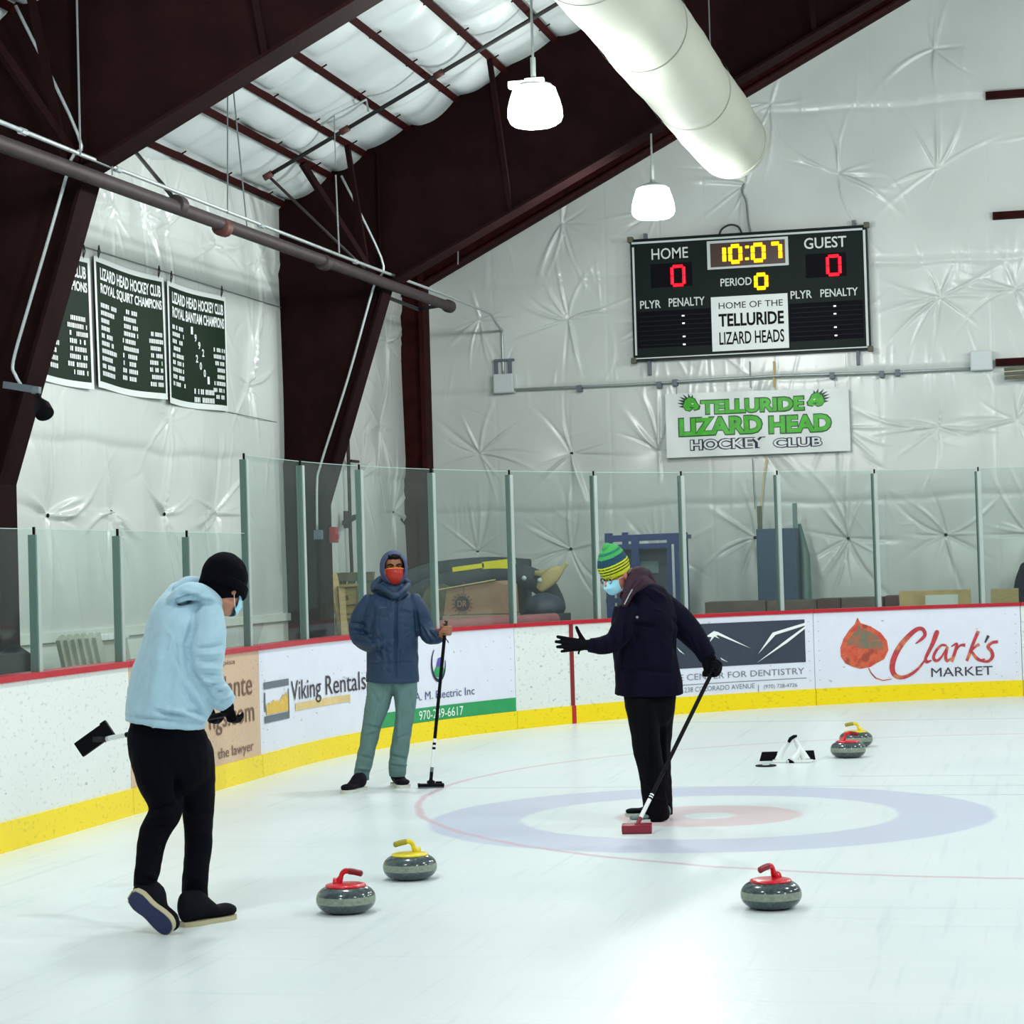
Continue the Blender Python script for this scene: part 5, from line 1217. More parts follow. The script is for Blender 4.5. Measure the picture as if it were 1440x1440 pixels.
for i in range(7): y = 912+i*9; cz_.append(G.cr(276+i*1.5, y, 314, y-5+i*2, -.20, 2.4, .006 if i % 2 else -.007))
for i in range(5): y = 962+i*6; cz_.append(G.cr(294+i*3, y+3, 326, y-4, -.10, 2.2, .006 if i % 2 else -.007))
cz_ += [G.cr(210, 880, 190, 990, -.12, 8, -.006), G.cr(230, 880, 215, 1000, -.19, 9, .006), G.cr(245, 900, 236, 985, -.19, 7, -.005), G.cr(178, 1008, 292, 1018, -.14, 2.5, -.006)]
rg = random.Random(5)
for i in range(26):
    x = rg.uniform(188, 262); y = rg.uniform(880, 1000); l = rg.uniform(14, 40); a = rg.gauss(1.45, .35); cz_.append(G.cr(x, y, x+l*cos(a), y+l*sin(a), 0, rg.uniform(2.2, 4.5), rg.choice([-1, 1])*rg.uniform(.0012, .003)))
organic('hoodie', V, F, .007, M['hoodie'], L, sm=3, creases=cz_, noise_amp=.008, nscale=7)
# hem band
# trousers
V = []; F = []
G.chain(V, F, [(234, 1000, 0, 46, .15), (234, 1020, 0, 52, .16), (235, 1038, 0, 56, .165), (240, 1062, 0, 57, .165), (246, 1085, 0, 54, .155)])
G.chain(V, F, TL1, flat=1); G.chain(V, F, TL2, flat=1)
cz_ = [G.cr(248, 1095, 254, 1128, -.16, 4, -.014), G.cr(210, 1140, 245, 1130, -.18, 3, -.008), G.cr(212, 1150, 244, 1146, -.18, 3, .007), G.cr(204, 1166, 240, 1160, -.19, 3, -.007), G.cr(262, 1240, 292, 1234, -.08, 3, .006), G.cr(260, 1252, 292, 1250, -.08, 3, -.006), G.cr(200, 1228, 222, 1236, -.28, 3, .006), G.cr(262, 1150, 298, 1140, -.07, 3, -.005), G.cr(264, 1170, 296, 1172, -.07, 3, .005)]
organic('trousers', V, F, .008, M['trouser_b'], L, sm=3, creases=cz_, noise_amp=.005, nscale=9)
# beanie
V = []; F = []
Pb = lambda x, y, z: hc+Rh @ Vector((x, y, z))
rx = Rh @ Vector((1, 0, 0))
blob(V, F, Pb(0, -.014, .055), (.100, .126, .124), Rh, 18); blob(V, F, Pb(0, -.02, .02), (.098, .118, .075), Rh, 16)
organic('beanie', V, F, .006, M['beanie_b'], L, sm=3, creases=[], noise_amp=.003, nscale=18)
mb = MB(); mb.lathe([(.097, -.022), (.104, -.026), (.110, -.016), (.110, .022), (.104, .030), (.097, .028)], n=48, T=Matrix.Translation(Pb(0, -.004, .012)) @ Rh.to_4x4() @ Matrix.Diagonal((1, 1.16, 1, 1))); mb.build('beanie_cuff', M['beanie_b'], L, smooth=True)
# mask + ear loop
def maskmesh(P, parent, m_, s=1.0, name='face_mask', tall=1.0):
    mb = MB()
    def f(u, v):
        a = (u-.5)*2; b_ = (v-.5)*2
        x = .070*sin(a*1.25)*s; prof = .104-.020*b_*b_+(.016 if b_ > 0 else .008)*(1-abs(b_))*(1-a*a)
        y = (prof*cos(a*1.05)+.006*(1-a*a))*s+.008*s; z = (-.048+.052*b_*tall*(1-.28*a*a))*s
        y += .0022*sin(v*pi*5)*(1-a*a)
        return P(x/s, y/s, z/s)
    mb.grid(f, 20, 16); mb.grid(lambda u, v: f(1-u, v)-(P(0, .004, 0)-P(0, 0, 0)), 20, 16)
    o = mb.build(name, m_, parent, smooth=True)
    for sx in (-1, 1):
        for z in (-.006, -.084):
            mb = MB(); mb.tube([P(.066*sx, .05, z), P(.078*sx, .015, z*.6), P(.082*sx, -.008, -.01)], .0016, 5); mb.build('ear_loop', M['banner'], o)
    return o
maskmesh(Ph, L, M['maskblue'], 1.0)
eyes(Ph, Rh, L)
# gloved hand holding the broom
Wr = G.p(318, 990, .02); gripD = (G.p(150, 1038, .72)-G.p(330, 1003, .05)).normalized()
Rg = Matrix(((upz*.2-CF*.6).cross(gripD).normalized(), gripD, (upz*.2-CF*.6).normalized())).transposed()
V = []; F = []
fw = (upz*-.85+CR*.25+CF*.1).normalized(); ac = (gripD-fw*gripD.dot(fw)).normalized(); nn = ac.cross(fw)
Rg = Matrix((ac, fw, nn)).transposed()
hand(V, F, G.p(319, 990, .0), Rg, .92, curl=(95, 95, 100, 100), thumb=(.9, .5, -.2), tcurl=40)
closed_tube(V, F, [(G.p(316, 986, .0), .036, .036, CR), (G.p(319, 996, .0), .037, .037, CR)], 14)
organic('glove', V, F, .005, M['glove'], L, sm=2)
V = []; F = []; hand(V, F, G.p(292, 992, .33), Rg, .92, curl=(95, 95, 100, 100), thumb=(.9, .5, -.2), tcurl=40); organic('glove', V, F, .006, M['glove'], L, sm=2)
M['shoe_k'] = mat('dark_shoe', (10, 13, 20), .85, spec=.12, bump=.2, bscale=80); M['sole_c'] = mat('cream_sole', (178, 172, 140), .6); M['sole_b'] = mat('blue_outsole', (22, 34, 84), .6, var=.15, vscale=30, bump=.4, bscale=60)
tz = onZ(329, 1291); hz = onZ(256, 1304)
shoe(L, hz, hz+(tz-hz).normalized()*.29, upz, length=(tz-hz).length*1.0 if .22 < (tz-hz).length < .34 else .28, width=.105, h=.15, mu=M['shoe_k'], ms=M['sole_c'], sole=.022, lace=M['black'])
# lifted trailing shoe, sole turned to the viewer
ht = G.p(182, 1258, -.30); tt = G.p(238, 1308, -.34); tt.z = max(tt.z, .012)
upv = (CF*.78+upz*.36+CR*.34)
shoe(L, ht, tt, upv, length=(tt-ht).length+.012, width=.112, h=.145, mu=M['shoe_k'], ms=M['sole_c'], sole=.026, bottom=M['sole_b'], lace=M['black'])

# ================================================================== middle person: dark blue jacket with hood, orange mask
pM = onZ(532, 1107); DM = (pM-EYE).dot(CF); G = Fig(DM)
PMn = thing('person', 'person standing in dark blue hooded jacket and orange face mask, grey green trousers', 'person', (pM.x, pM.y, 0))
M['jacket'] = mat('dark_blue_shell', (26, 51, 78), .6, spec=.35, var=.06, vscale=10, bump=.2, bscale=60)
M['hoodin'] = mat('hood_lining', (20, 20, 40), .8); M['hoodgrey'] = mat('inner_hood', (58, 70, 104), .8, var=.05)
M['trouser_g'] = mat('grey_green_trousers', (92, 122, 120), .8, spec=.2, var=.08, vscale=14, bump=.2, bscale=120)
M['orange'] = mat('orange_mask', (160, 30, 4), .6, var=.12, vscale=9)
fM = (-CF*.97+CR*.16); fM.z = 0; fM.normalize()
hc = G.p(553.5, 798.5, 0); Rh = frame_of(fM+upz*-.06, upz); sM = 1.0
V = []; F = []; Ph = head(V, F, hc, Rh, sM, ear=False)
G.chain(V, F, [(553, 812, .02, 10), (552, 828, .03, 11), (551, 838, .03, 14)])
G.chain(V, F, [(551, 846, .03, 20, .07), (551, 875, 0, 24, .09), (552, 915, 0, 24, .08), (552, 958, 0, 24, .08)])
A1_ = [(519, 846, .0, 11), (509, 862, .02, 13), (503.5, 880, .05, 13), (506, 897, .03, 12.5), (518, 906, -.07, 11), (532, 906, -.15, 9.5)]
A2_ = [(582, 845, .0, 11.5), (591, 860, .0, 13), (597, 878, .01, 12.5), (603, 893, -.03, 11.5), (612, 896, -.09, 10), (621, 893, -.14, 8.5)]
T1_ = [(535, 958, 0, 19, .11), (532, 985, -.01, 18, .10), (525, 1012, -.02, 14.5, .085), (519, 1040, -.03, 12.5, .08), (513, 1070, -.05, 12, .075), (509, 1086, -.06, 11, .07), (508.5, 1097, -.06, 11, .072)]
T2_ = [(569, 958, 0, 18, .11), (570, 985, 0, 15.5, .10), (569, 1012, 0, 13, .085), (564, 1040, 0, 13, .08), (560, 1068, 0, 13, .075), (559, 1080, 0, 12.5, .075), (559, 1092, 0, 11.5, .072)]
G.under(V, F, A1_); G.under(V, F, A2_); G.under(V, F, T1_, .5, end=-1); G.under(V, F, T2_, .5, end=-1); G.chain(V, F, [(612, 896, -.09, 5), (622, 890, -.15, 4.6)])
# right hand gripping the broom, fingers round the shaft
shaftdir = (G.p(628, 880, -.18)-G.p(607, 1105, -.10)).normalized()
fwh = (CR*.55+CF*-.8); fwh = (fwh-shaftdir*fwh.dot(shaftdir)).normalized(); nh = shaftdir.cross(fwh)
Rg = Matrix((shaftdir, fwh, nh)).transposed()
gc = G.p(626, 886, -.18)
hand(V, F, gc-fwh*.055+nh*.028, Rg, 1.0, curl=(85, 88, 90, 92), thumb=(.55, .6, -.55), tcurl=50)
organic('body', V, F, .0055, M['skin_d'], PMn, sm=1)
eyes(Ph, Rh, PMn, sM)
V = []; F = []
for sx in (-1, 1): closed_tube(V, F, [(Ph(.014*sx, .098, .026), .005, .006, Rh.col[2]), (Ph(.034*sx, .096, .034), .006, .006, Rh.col[2]), (Ph(.054*sx, .082, .026), .004, .005, Rh.col[2])], 8)
mb = MB(); mb.v = V; mb.f = F; mb.m = [0]*len(F); mb.build('eyebrows', M['black'], PMn, smooth=True)
V = []; F = []; blob(V, F, Ph(0, .045, .088), (.062, .045, .026), Rh, 10); organic('hair', V, F, .006, M['black'], PMn, sm=1, noise_amp=.006, nscale=50)
V = []; F = []
# close fitting cloth mask
mb = MB()
def fm(u, v):
    a = (u-.5)*2; b_ = (v-.5)*2; x = .073*sin(a*1.3)*(1-.36*max(0, -b_)**1.3); y = (.098+.022*(1-abs(b_-.35))*(1-a*a)-.018*max(0, -b_)**2)*cos(a*1.0)+.007; z = -.052+.060*b_*(1-.18*a*a)-.010*(1-a*a)*(b_ < 0)*abs(b_)
    return Ph(x, y, z)
mb.grid(fm, 22, 16); mb.grid(lambda u, v: fm(1-u, v)-fM*.005, 22, 16); msk = mb.build('face_mask', M['orange'], PMn, smooth=True)
mb = MB(); mb.tube([fm(u, .97)+fM*.003 for u in np.linspace(0, 1, 12)], .0035, 6); mb.tube([fm(1, v)+fM*.003 for v in np.linspace(0, 1, 8)], .003, 6); tag(mb.build('binding', mat('orange_binding', (240, 130, 50), .6), msk), 'bright orange binding')
# inner hood: a shell open to the front
def hoodshell(P, R, parent, m_, inner, sx=1.0, name='hood', open_=.62):
    mb = MB(); n = 36; rows = 16
    def f(u, v, k):
        a = 2*pi*u                      # round the opening axis (forward)
        th = radians(18+open_*v*0+ (150-52)*(1-v)*0) 
        lat = v*(pi-.95)                # from the back pole to the rim
        r = (1, 1)[0]
        x = sin(lat)*cos(a)*(.098-k); z = sin(lat)*sin(a)*(.128-k); y = -cos(lat)*(.115-k)
        z += .008+(.0 if z > 0 else -.03*sin(lat)); y += .0
        if sin(a) < 0: y += .0; x *= 1-.12*(-sin(a))
        return P(x*sx, y+.002, z)
    mb.grid(lambda u, v: f(u, .02+.98*v, 0), n, rows); mb.grid(lambda u, v: f(1-u, .02+.98*v, .010), n, rows, 1)
    rim0 = [f(k/n, 1, 0) for k in range(n+1)]; rim1 = [f(k/n, 1, .010) for k in range(n+1)]
    mb.tube([(a+b_)/2 for a, b_ in zip(rim0, rim1)], .0075, 8, 0, caps=False)
    return mb.build(name, [m_, inner], parent, smooth=True)
hoodshell(Ph, Rh, PMn, M['hoodgrey'], M['hoodin'], 1.10)
# jacket
V = []; F = []
G.chain(V, F, [(551, 832, .02, 22, .10), (551, 842, .02, 34, .12), (550, 856, .01, 40, .14), (550, 880, 0, 39, .15), (551, 905, 0, 37, .15), (552, 930, 0, 36.5, .15), (552, 948, 0, 37, .155), (552, 959, 0, 37.5, .16)], flat=1)
G.chain(V, F, A1_); G.chain(V, F, A2_, flat=1)
# stand collar / shell hood bunched round the neck
G.chain(V, F, [(526, 829, .04, 5), (534, 826, -.06, 5.5), (543, 830, -.11, 5.5), (552, 837, -.13, 5), (560, 837, -.13, 5), (568, 830, -.09, 5), (574, 823, .0, 4.5)])
G.chain(V, F, [(526, 826, .06, 6), (534, 818, .10, 7), (552, 814, .13, 7), (572, 820, .08, 6)])
cz_ = [G.cr(557, 840, 556, 954, -.15, 1.6, -.006), G.cr(561, 840, 560, 954, -.15, 2, .006), G.cr(526, 856, 520, 905, -.10, 2.5, -.012), G.cr(584, 858, 590, 900, -.10, 2.5, -.012),
       G.cr(524, 830, 550, 840, -.10, 2, -.010), G.cr(562, 842, 576, 832, -.10, 2, -.008), G.cr(530, 838, 548, 846, -.14, 2, .006),
       G.cr(536, 896, 538, 916, -.2, 1.5, -.010), G.cr(515, 934, 588, 931, -.14, 1.4, -.004), G.cr(524, 900, 536, 925, -.14, 3, -.008), G.cr(566, 858, 580, 862, -.14, 1.5, -.005), G.cr(528, 866, 545, 868, -.14, 1.5, -.003)]
for i in range(6): cz_.append(G.cr(490+i, 874+i*6, 514+i*3, 880+i*6, -.06, 1.6, .006 if i % 2 else -.006))
for i in range(5): cz_.append(G.cr(592+i*5, 880+i*3, 604+i*5, 902-i, -.12, 1.6, .005 if i % 2 else -.006))
for i in range(7): cz_.append(G.cr(518+i*9, 868+(i*13) % 40, 530+i*8, 900+(i*17) % 45, -.15, 2.6, .004 if i % 2 else -.004))
rg = random.Random(6)
for i in range(30):
    x = rg.uniform(517, 586); y = rg.uniform(850, 945); l = rg.uniform(6, 18); a = rg.gauss(.3, .9); cz_.append(G.cr(x, y, x+l*cos(a), y+l*sin(a), 0, rg.uniform(1.3, 2.6), rg.choice([-1, 1])*rg.uniform(.0015, .0032)))
jk = organic('jacket', V, F, .007, M['jacket'], PMn, sm=3, creases=cz_, noise_amp=.006, nscale=9)
mb = MB(); a = G.p(533, 855, -.165); b_ = G.p(544, 853.5, -.17); bar(mb, a, b_, .004, .008, up=upz); mb.build('chest_print', M['hoodgrey'], jk)
for (x, y0, y1) in ((550, 843, 852), (563, 842, 850)):
    mb = MB(); mb.tube([G.p(x, y0, -.16), G.p(x-.5, y1, -.165)], .003, 6); mb.build('drawcord', M['hoodin'], jk)
# trousers
V = []; F = []
G.chain(V, F, [(552, 940, 0, 30, .10), (551, 956, 0, 33, .12)])
G.chain(V, F, T1_, flat=1); G.chain(V, F, T2_, flat=1)
cz_ = [G.cr(514, 1020, 536, 1024, -.10, 2, -.007), G.cr(512, 1032, 530, 1026, -.10, 2, .006), G.cr(504, 1062, 524, 1068, -.12, 2, -.006), G.cr(500, 1080, 520, 1082, -.13, 2, .008), G.cr(547, 1062, 574, 1068, -.07, 2, -.007), G.cr(548, 1072, 574, 1076, -.07, 2, .008), G.cr(538, 966, 520, 1040, -.10, 2.5, .005), G.cr(562, 964, 560, 1040, -.09, 2.5, .005), G.cr(552, 958, 552, 975, -.1, 2, -.01), G.cr(522, 970, 534, 992, -.1, 2.5, -.005), G.cr(576, 968, 580, 1000, -.08, 2, -.004), G.cr(550, 1040, 574, 1034, -.08, 2, -.005)]
organic('trousers', V, F, .007, M['trouser_g'], PMn, sm=2, creases=cz_, noise_amp=.005, nscale=12)
M['shoe_m'] = mat('dark_sneaker', (16, 12, 24), .8, spec=.15); M['sole_w'] = mat('white_sole', (200, 204, 196), .5)
h1 = onZ(510, 1112); h1 = h1+CF*.06; t1 = h1+(-CF*.86-CR*.42).normalized()*.28; h1.z = t1.z = 0
shoe(PMn, h1, t1, upz, length=.285, width=.11, h=.115, mu=M['shoe_m'], ms=M['sole_w'], sole=.026, lace=M['black'])
h2 = onZ(556, 1105)+CF*.04; t2 = h2+(-CF*.90+CR*.28).normalized()*.28; h2.z = t2.z = 0
shoe(PMn, h2, t2, upz, length=.285, width=.11, h=.115, mu=M['shoe_m'], ms=M['sole_w'], sole=.026, lace=M['black'])

# ================================================================== right person: dark coat, striped beanie, facing left
pR = onZ(918, 1153); DR = (pR-EYE).dot(CF); G = Fig(DR)
PR = thing('person', 'person bending over in navy coat, striped green beanie, glasses and blue mask, arm held out', 'person', (pR.x, pR.y, 0))
M['coat'] = mat('navy_coat', (7, 7, 26), .9, spec=.12, bump=.2, bscale=70); M['maroon'] = mat('maroon_hood', (40, 8, 32), .85, var=.15, vscale=20)
M['trouser_k'] = mat('black_trousers', (4, 4, 9), .9, spec=.12)
fR = (-CR*.80-CF*.55); fR.z = 0; fR.normalize()
hc = G.p(868, 809, -.02); Rh = frame_of(fR*.9-upz*.40+CR*-.0, upz+fR*.35)
V = []; F = []; Ph = head(V, F, hc, Rh, .97)
G.chain(V, F, [(876, 820, .0, 13), (890, 838, .02, 14), (900, 850, .02, 18)])
G.chain(V, F, [(905, 856, .02, 24, .09), (908, 900, .02, 28, .10), (910, 950, .02, 28, .10), (913, 985, .02, 26, .10)])
R1 = [(884, 862, -.10, 17), (874, 884, -.16, 16), (864, 902, -.19, 14.5), (846, 908, -.21, 12.5), (828, 907, -.19, 10)]
R2 = [(928, 852, .08, 22), (944, 864, .10, 22), (962, 880, .11, 20), (976, 896, .08, 17.5), (988, 912, .03, 14), (996, 925, .01, 12.5)]
Q1 = [(903, 990, -.06, 23, .12), (906, 1020, -.07, 21, .105), (910, 1055, -.08, 19.5, .09), (917, 1090, -.08, 18, .085), (920, 1120, -.07, 17, .08), (922, 1140, -.06, 19, .09), (922, 1149, -.05, 20, .095)]
Q2 = [(926, 990, .08, 24, .12), (926, 1020, .08, 20.5, .105), (926, 1055, .07, 18, .09), (927, 1090, .07, 17, .085), (930, 1125, .07, 16, .08), (931, 1146, .06, 16, .08)]
G.under(V, F, R1); G.under(V, F, R2); G.under(V, F, Q1, .5, end=-1); G.under(V, F, Q2, .5, end=-1)
organic('body', V, F, .007, M['skin_r'], PR, sm=2)
eyes(Ph, Rh, PR, .97)
maskmesh(Ph, PR, M['maskblue'], 1.0)
# glasses
mb = MB()
for sx in (-1, 1):
    mb.tube([Ph(.033*sx+.024*cos(a), .104-.006*abs(cos(a)), .006+.018*sin(a)) for a in np.linspace(0, 2*pi, 18)], .0022, 6, caps=False); mb.tube([Ph(.057*sx, .100, .010), Ph(.076*sx, .055, .012), Ph(.082*sx, .0, .008)], .0022, 6)
mb.tube([Ph(-.009, .106, .010), Ph(0, .110, .012), Ph(.009, .106, .010)], .002, 6); mb.build('glasses', M['black'], PR)
# striped beanie: bands follow the knit
rx = Rh @ Vector((1, 0, 0)); Pb = lambda x, y, z: hc+Rh @ Vector((x, y, z))
V = []; F = []
closed_tube(V, F, smooth_nodes([(Pb(0, -.004, .052), .092, .110, rx), (Pb(0, -.002, .075), .096, .114, rx), (Pb(0, -.004, .105), .090, .106, rx), (Pb(0, -.006, .145), .078, .090, rx), (Pb(0, -.004, .180), .060, .068, rx), (Pb(0, .0, .198), .030, .034, rx)], 3), 28)
M['yel_k'] = mat('yellow_knit', (196, 206, 24), .9, bump=.5, bscale=150); M['grn_k'] = mat('green_knit', (62, 160, 84), .9, bump=.5, bscale=150); M['teal_k'] = mat('teal_knit', (16, 62, 84), .9, bump=.5, bscale=150); M['dk_k'] = mat('dark_knit', (14, 24, 30), .9, bump=.5, bscale=150); M['tg_k'] = mat('teal_green_knit', (22, 112, 92), .9, bump=.5, bscale=150)
hcn = np.array(hc); upn = np.array(Rh.col[2])
def stripe(c):
    z = (c-hcn)@upn
    bands = [(-.1, .040, 0), (.040, .048, 3), (.048, .060, 0), (.060, .068, 3), (.068, .079, 0), (.079, .086, 3), (.086, .096, 0), (.096, .140, 2), (.140, .162, 1), (.162, .176, 4), (.176, .30, 1)]
    for a, b_, k in bands:
        if a <= z < b_: return k
    return 1
organic('beanie', V, F, .004, [M['yel_k'], M['grn_k'], M['teal_k'], M['dk_k'], M['tg_k']], PR, sm=2, noise_amp=.003, nscale=14, matfn=stripe)
V = []; F = []; closed_tube(V, F, [(Ph(-.066, -.05, .0), .018, .025, rx), (Ph(-.05, -.085, -.01), .02, .02, rx), (Ph(0, -.10, -.02), .03, .018, rx), (Ph(.05, -.085, -.01), .02, .02, rx), (Ph(.066, -.05, .0), .018, .025, rx)], 12)
organic('hair', V, F, .006, mat('grey_hair', (110, 96, 90), .8), PR, sm=1, noise_amp=.004, nscale=60)
# coat
V = []; F = []
G.chain(V, F, [(898, 832, .02, 22, .11), (906, 846, .02, 38, .15), (906, 864, .02, 45, .19), (906, 890, .02, 46, .19), (907, 918, .02, 45, .19), (910, 945, .02, 46, .19), (912, 962, .02, 48, .195), (912.5, 977, .02, 49, .20)], flat=1)
G.chain(V, F, R1, flat=1); G.chain(V, F, R2, flat=1)
cz_ = [G.cr(948, 892, 958, 930, -.16, 4, -.014), G.cr(866, 885, 862, 930, -.2, 4, -.008), G.cr(884, 846, 872, 960, -.20, 3, -.008), G.cr(889, 846, 878, 960, -.20, 3, .006), G.cr(890, 878, 920, 880, -.19, 2, -.008), G.cr(890, 872, 918, 873, -.19, 2.4, .004),
       G.cr(864, 940, 950, 946, -.19, 3, -.006), G.cr(912, 828, 936, 842, -.16, 3, .008), G.cr(904, 834, 926, 850, -.18, 3, -.008)]
for i in range(5): cz_.append(G.cr(945+i*9, 868+i*9, 966+i*6, 895+i*7, -.10, 2.5, .006 if i % 2 else -.006))
for i in range(5): cz_.append(G.cr(834+i*8, 899, 838+i*8, 916, -.30, 2, .005 if i % 2 else -.006))
for i in range(6): cz_.append(G.cr(880+i*12, 885+(i*19) % 30, 884+i*12, 940+(i*13) % 25, -.19, 4, .004 if i % 2 else -.004))
rg = random.Random(8)
for i in range(30):
    x = rg.uniform(866, 950); y = rg.uniform(850, 960); l = rg.uniform(8, 26); a = rg.gauss(1.3, .6); cz_.append(G.cr(x, y, x+l*cos(a), y+l*sin(a), 0, rg.uniform(1.5, 3), rg.choice([-1, 1])*rg.uniform(.0015, .0035)))
coat = organic('coat', V, F, .008, M['coat'], PR, sm=3, creases=cz_, noise_amp=.006, nscale=8)
mb = MB(); c = G.p(896, 868, -.215); mb.lathe([(.001, 0), (.009, .0), (.009, .003), (.001, .005)], n=12, T=Matrix.Translation(c) @ (-CF).to_track_quat('Z', 'Y').to_matrix().to_4x4()); mb.build('button', M['wire'], coat)
mb = MB(); mb.tube([G.p(889, 829, -.16), G.p(884, 838, -.20), G.p(878, 850, -.215)], .0035, 6); tag(mb.build('zipper', M['alu'], coat), 'pale zipper pull')
V = []; F = []
G.chain(V, F, [(882, 832, -.10, 6), (887, 818, -.08, 8), (896, 807, -.02, 10), (906, 808, .06, 10), (914, 820, .10, 9), (918, 834, .10, 8)])
G.chain(V, F, [(878, 850, -.15, 5), (884, 834, -.13, 8), (894, 822, -.08, 11), (906, 822, .0, 12), (914, 830, .03, 10)])
G.chain(V, F, [(880, 838, -.02, 9), (890, 830, .06, 10), (904, 826, .10, 10)])
organic('inner_hood', V, F, .006, M['maroon'], PR, sm=2, creases=[G.cr(886, 830, 898, 812, -.12, 2, -.006), G.cr(892, 832, 906, 814, -.1, 2, -.006)], noise_amp=.004, nscale=14)
# trousers
V = []; F = []
G.chain(V, F, [(913, 962, .02, 37, .14), (914, 984, .02, 36.5, .145), (914, 1000, .02, 34, .14)])
G.chain(V, F, Q1, flat=1); G.chain(V, F, Q2, flat=1)
cz_ = [G.cr(912, 995, 918, 1100, -.18, 4, -.010), G.cr(900, 1000, 906, 1060, -.18, 3, .006), G.cr(903, 1100, 935, 1112, -.16, 3, -.006), G.cr(904, 1122, 938, 1126, -.16, 3, .006), G.cr(935, 1010, 936, 1130, -.06, 3, .006)]
organic('trousers', V, F, .008, M['trouser_k'], PR, sm=3, creases=cz_, noise_amp=.005, nscale=10)
M['shoe_r'] = mat('grey_green_shoe', (96, 116, 112), .6)
h3 = onZ(930, 1156); t3 = h3+(-CR*.93-CF*.36).normalized()*.28; h3.z = t3.z = 0
h3 = onZ(940, 1153)
t3 = h3+(-CR*.92-CF*.40).normalized()*.28; h3.z = t3.z = 0
shoe(PR, h3, t3, upz, length=.275, width=.10, h=.085, mu=M['shoe_r'], ms=M['sole_w'], sole=.02, lace=M['paper'])
h4 = onZ(938, 1146); t4 = h4+(-CR*.98-CF*.18).normalized()*.28; h4 = h4-CR*.0; h4.z = t4.z = 0
h4 = onZ(942, 1145); t4 = h4+(-CR*.98-CF*.15).normalized()*.28; h4.z = t4.z = 0
shoe(PR, h4, t4, upz, length=.30, width=.10, h=.085, mu=M['shoe_k'], ms=M['sole_w'], sole=.02, lace=M['black'])
# gloved hands
V = []; F = []; fw = (-CR+upz*.02).normalized(); ac = upz; nn = ac.cross(fw).normalized()
Rg = Matrix((ac, fw, nn)).transposed()
hand(V, F, G.p(825, 907, -.18), Rg, 1.06, fat=1.3, curl=(2, 6, 8, 6), spread=7, thumb=(.95, .55, -.05), tcurl=-12)
closed_tube(V, F, [(G.p(838, 908, -.20), .034, .032, upz), (G.p(828, 907, -.19), .036, .032, upz), (G.p(820, 907, -.18), .033, .024, upz)], 14)
organic('glove', V, F, .0045, M['glove'], PR, sm=1)
mb = MB(); mb.tube([G.p(815, 915, -.18), G.p(813.5, 918, -.18), G.p(814, 920, -.18)], .006, 8); mb.build('glove_tab', M['glove'], PR)
sA = G.p(1002, 944, -.06); sB = onZ(897, 1170); sB.z = .09
shaftR = (sA-sB).normalized()
fw = (-upz*.9-CR*.1-CF*.15); fw = (fw-shaftR*fw.dot(shaftR)).normalized() if False else (-upz).normalized()
side_ = shaftR.cross(CF).normalized(); fwh = (-CF*.55-side_*.0+CR*.35); fwh = (fwh-shaftR*fwh.dot(shaftR)).normalized(); nh = shaftR.cross(fwh)
Rg = Matrix((shaftR, fwh, nh)).transposed(); gcR = G.p(1001, 941, -.055)
V = []; F = []; hand(V, F, gcR-fwh*.055+nh*.030, Rg, 1.08, curl=(80, 84, 88, 90), thumb=(.6, .6, -.55), tcurl=45)
closed_tube(V, F, [(G.p(992, 917, .015), .056, .052, CR), (G.p(996, 926, .005), .050, .046, CR), (Vector(gcR)-fwh*.05+nh*.02+upz*.02, .034, .030, CR)], 14)
organic('glove', V, F, .005, M['glove'], PR, sm=2)

# ================================================================== person at the right edge, behind the boards
DE_ = 27.0; G = Fig(DE_)
PE = thing('person', 'person in dark clothes standing behind the glass, cut off by the right edge', 'person', (K(1458, 900, DE_).x, K(1458, 900, DE_).y, 0))
V = []; F = []; hcE = G.p(1456, 772, 0); RhE = frame_of(-CF*.9-CR*.3, upz); head(V, F, hcE, RhE)
G.chain(V, F, [(1457, 782, 0, 7), (1458, 800, 0, 14, .1), (1459, 860, 0, 16, .1)])
zfoot = K(1458, 900, DE_).z; yf = 900+zfoot*G.s
G.chain(V, F, [(1452, 860, 0, 9), (1452, 920, 0, 7), (1453, yf-8, 0, 4.5)]); G.chain(V, F, [(1466, 860, 0, 9), (1466, 920, 0, 7), (1466, yf-8, 0, 4.5)])
for sx in (-1, 1): G.chain(V, F, [(1458+15*sx, 800, 0, 5), (1458+21*sx, 830, -.03, 4.5), (1458+20*sx, 856, -.08, 3.5)]); V0 = V; hand(V, F, G.p(1458+20*sx, 858, -.08), frame_of(-upz, -CF), .95, curl=(25, 30, 35, 40))
organic('body', V, F, .012, M['skin_l'], PE, sm=1)
V = []; F = []
G.chain(V, F, [(1457, 787, 0, 9, .09), (1457, 796, 0, 18, .13), (1458, 820, 0, 21, .15), (1458, 850, 0, 23, .16), (1458, 872, 0, 23, .16)])
for sx in (-1, 1): G.chain(V, F, [(1458+16*sx, 798, 0, 8), (1458+22*sx, 815, 0, 8), (1458+25*sx, 835, -.03, 7.5), (1458+21*sx, 853, -.08, 6)])
organic('coat', V, F, .012, M['coat'], PE, sm=2, noise_amp=.008, nscale=8)
V = []; F = []
for sx in (-1, 1): G.chain(V, F, [(1458+8*sx, 862, 0, 13, .12), (1458+8*sx, 920, 0, 10, .09), (1458+8*sx, yf-6, 0, 8, .07)])
organic('trousers', V, F, .012, M['trouser_k'], PE, sm=2)
V = []; F = []; blob(V, F, hcE+upz*.05, (.10, .115, .085), RhE, 12); organic('beanie', V, F, .01, M['beanie_b'], PE, sm=2)
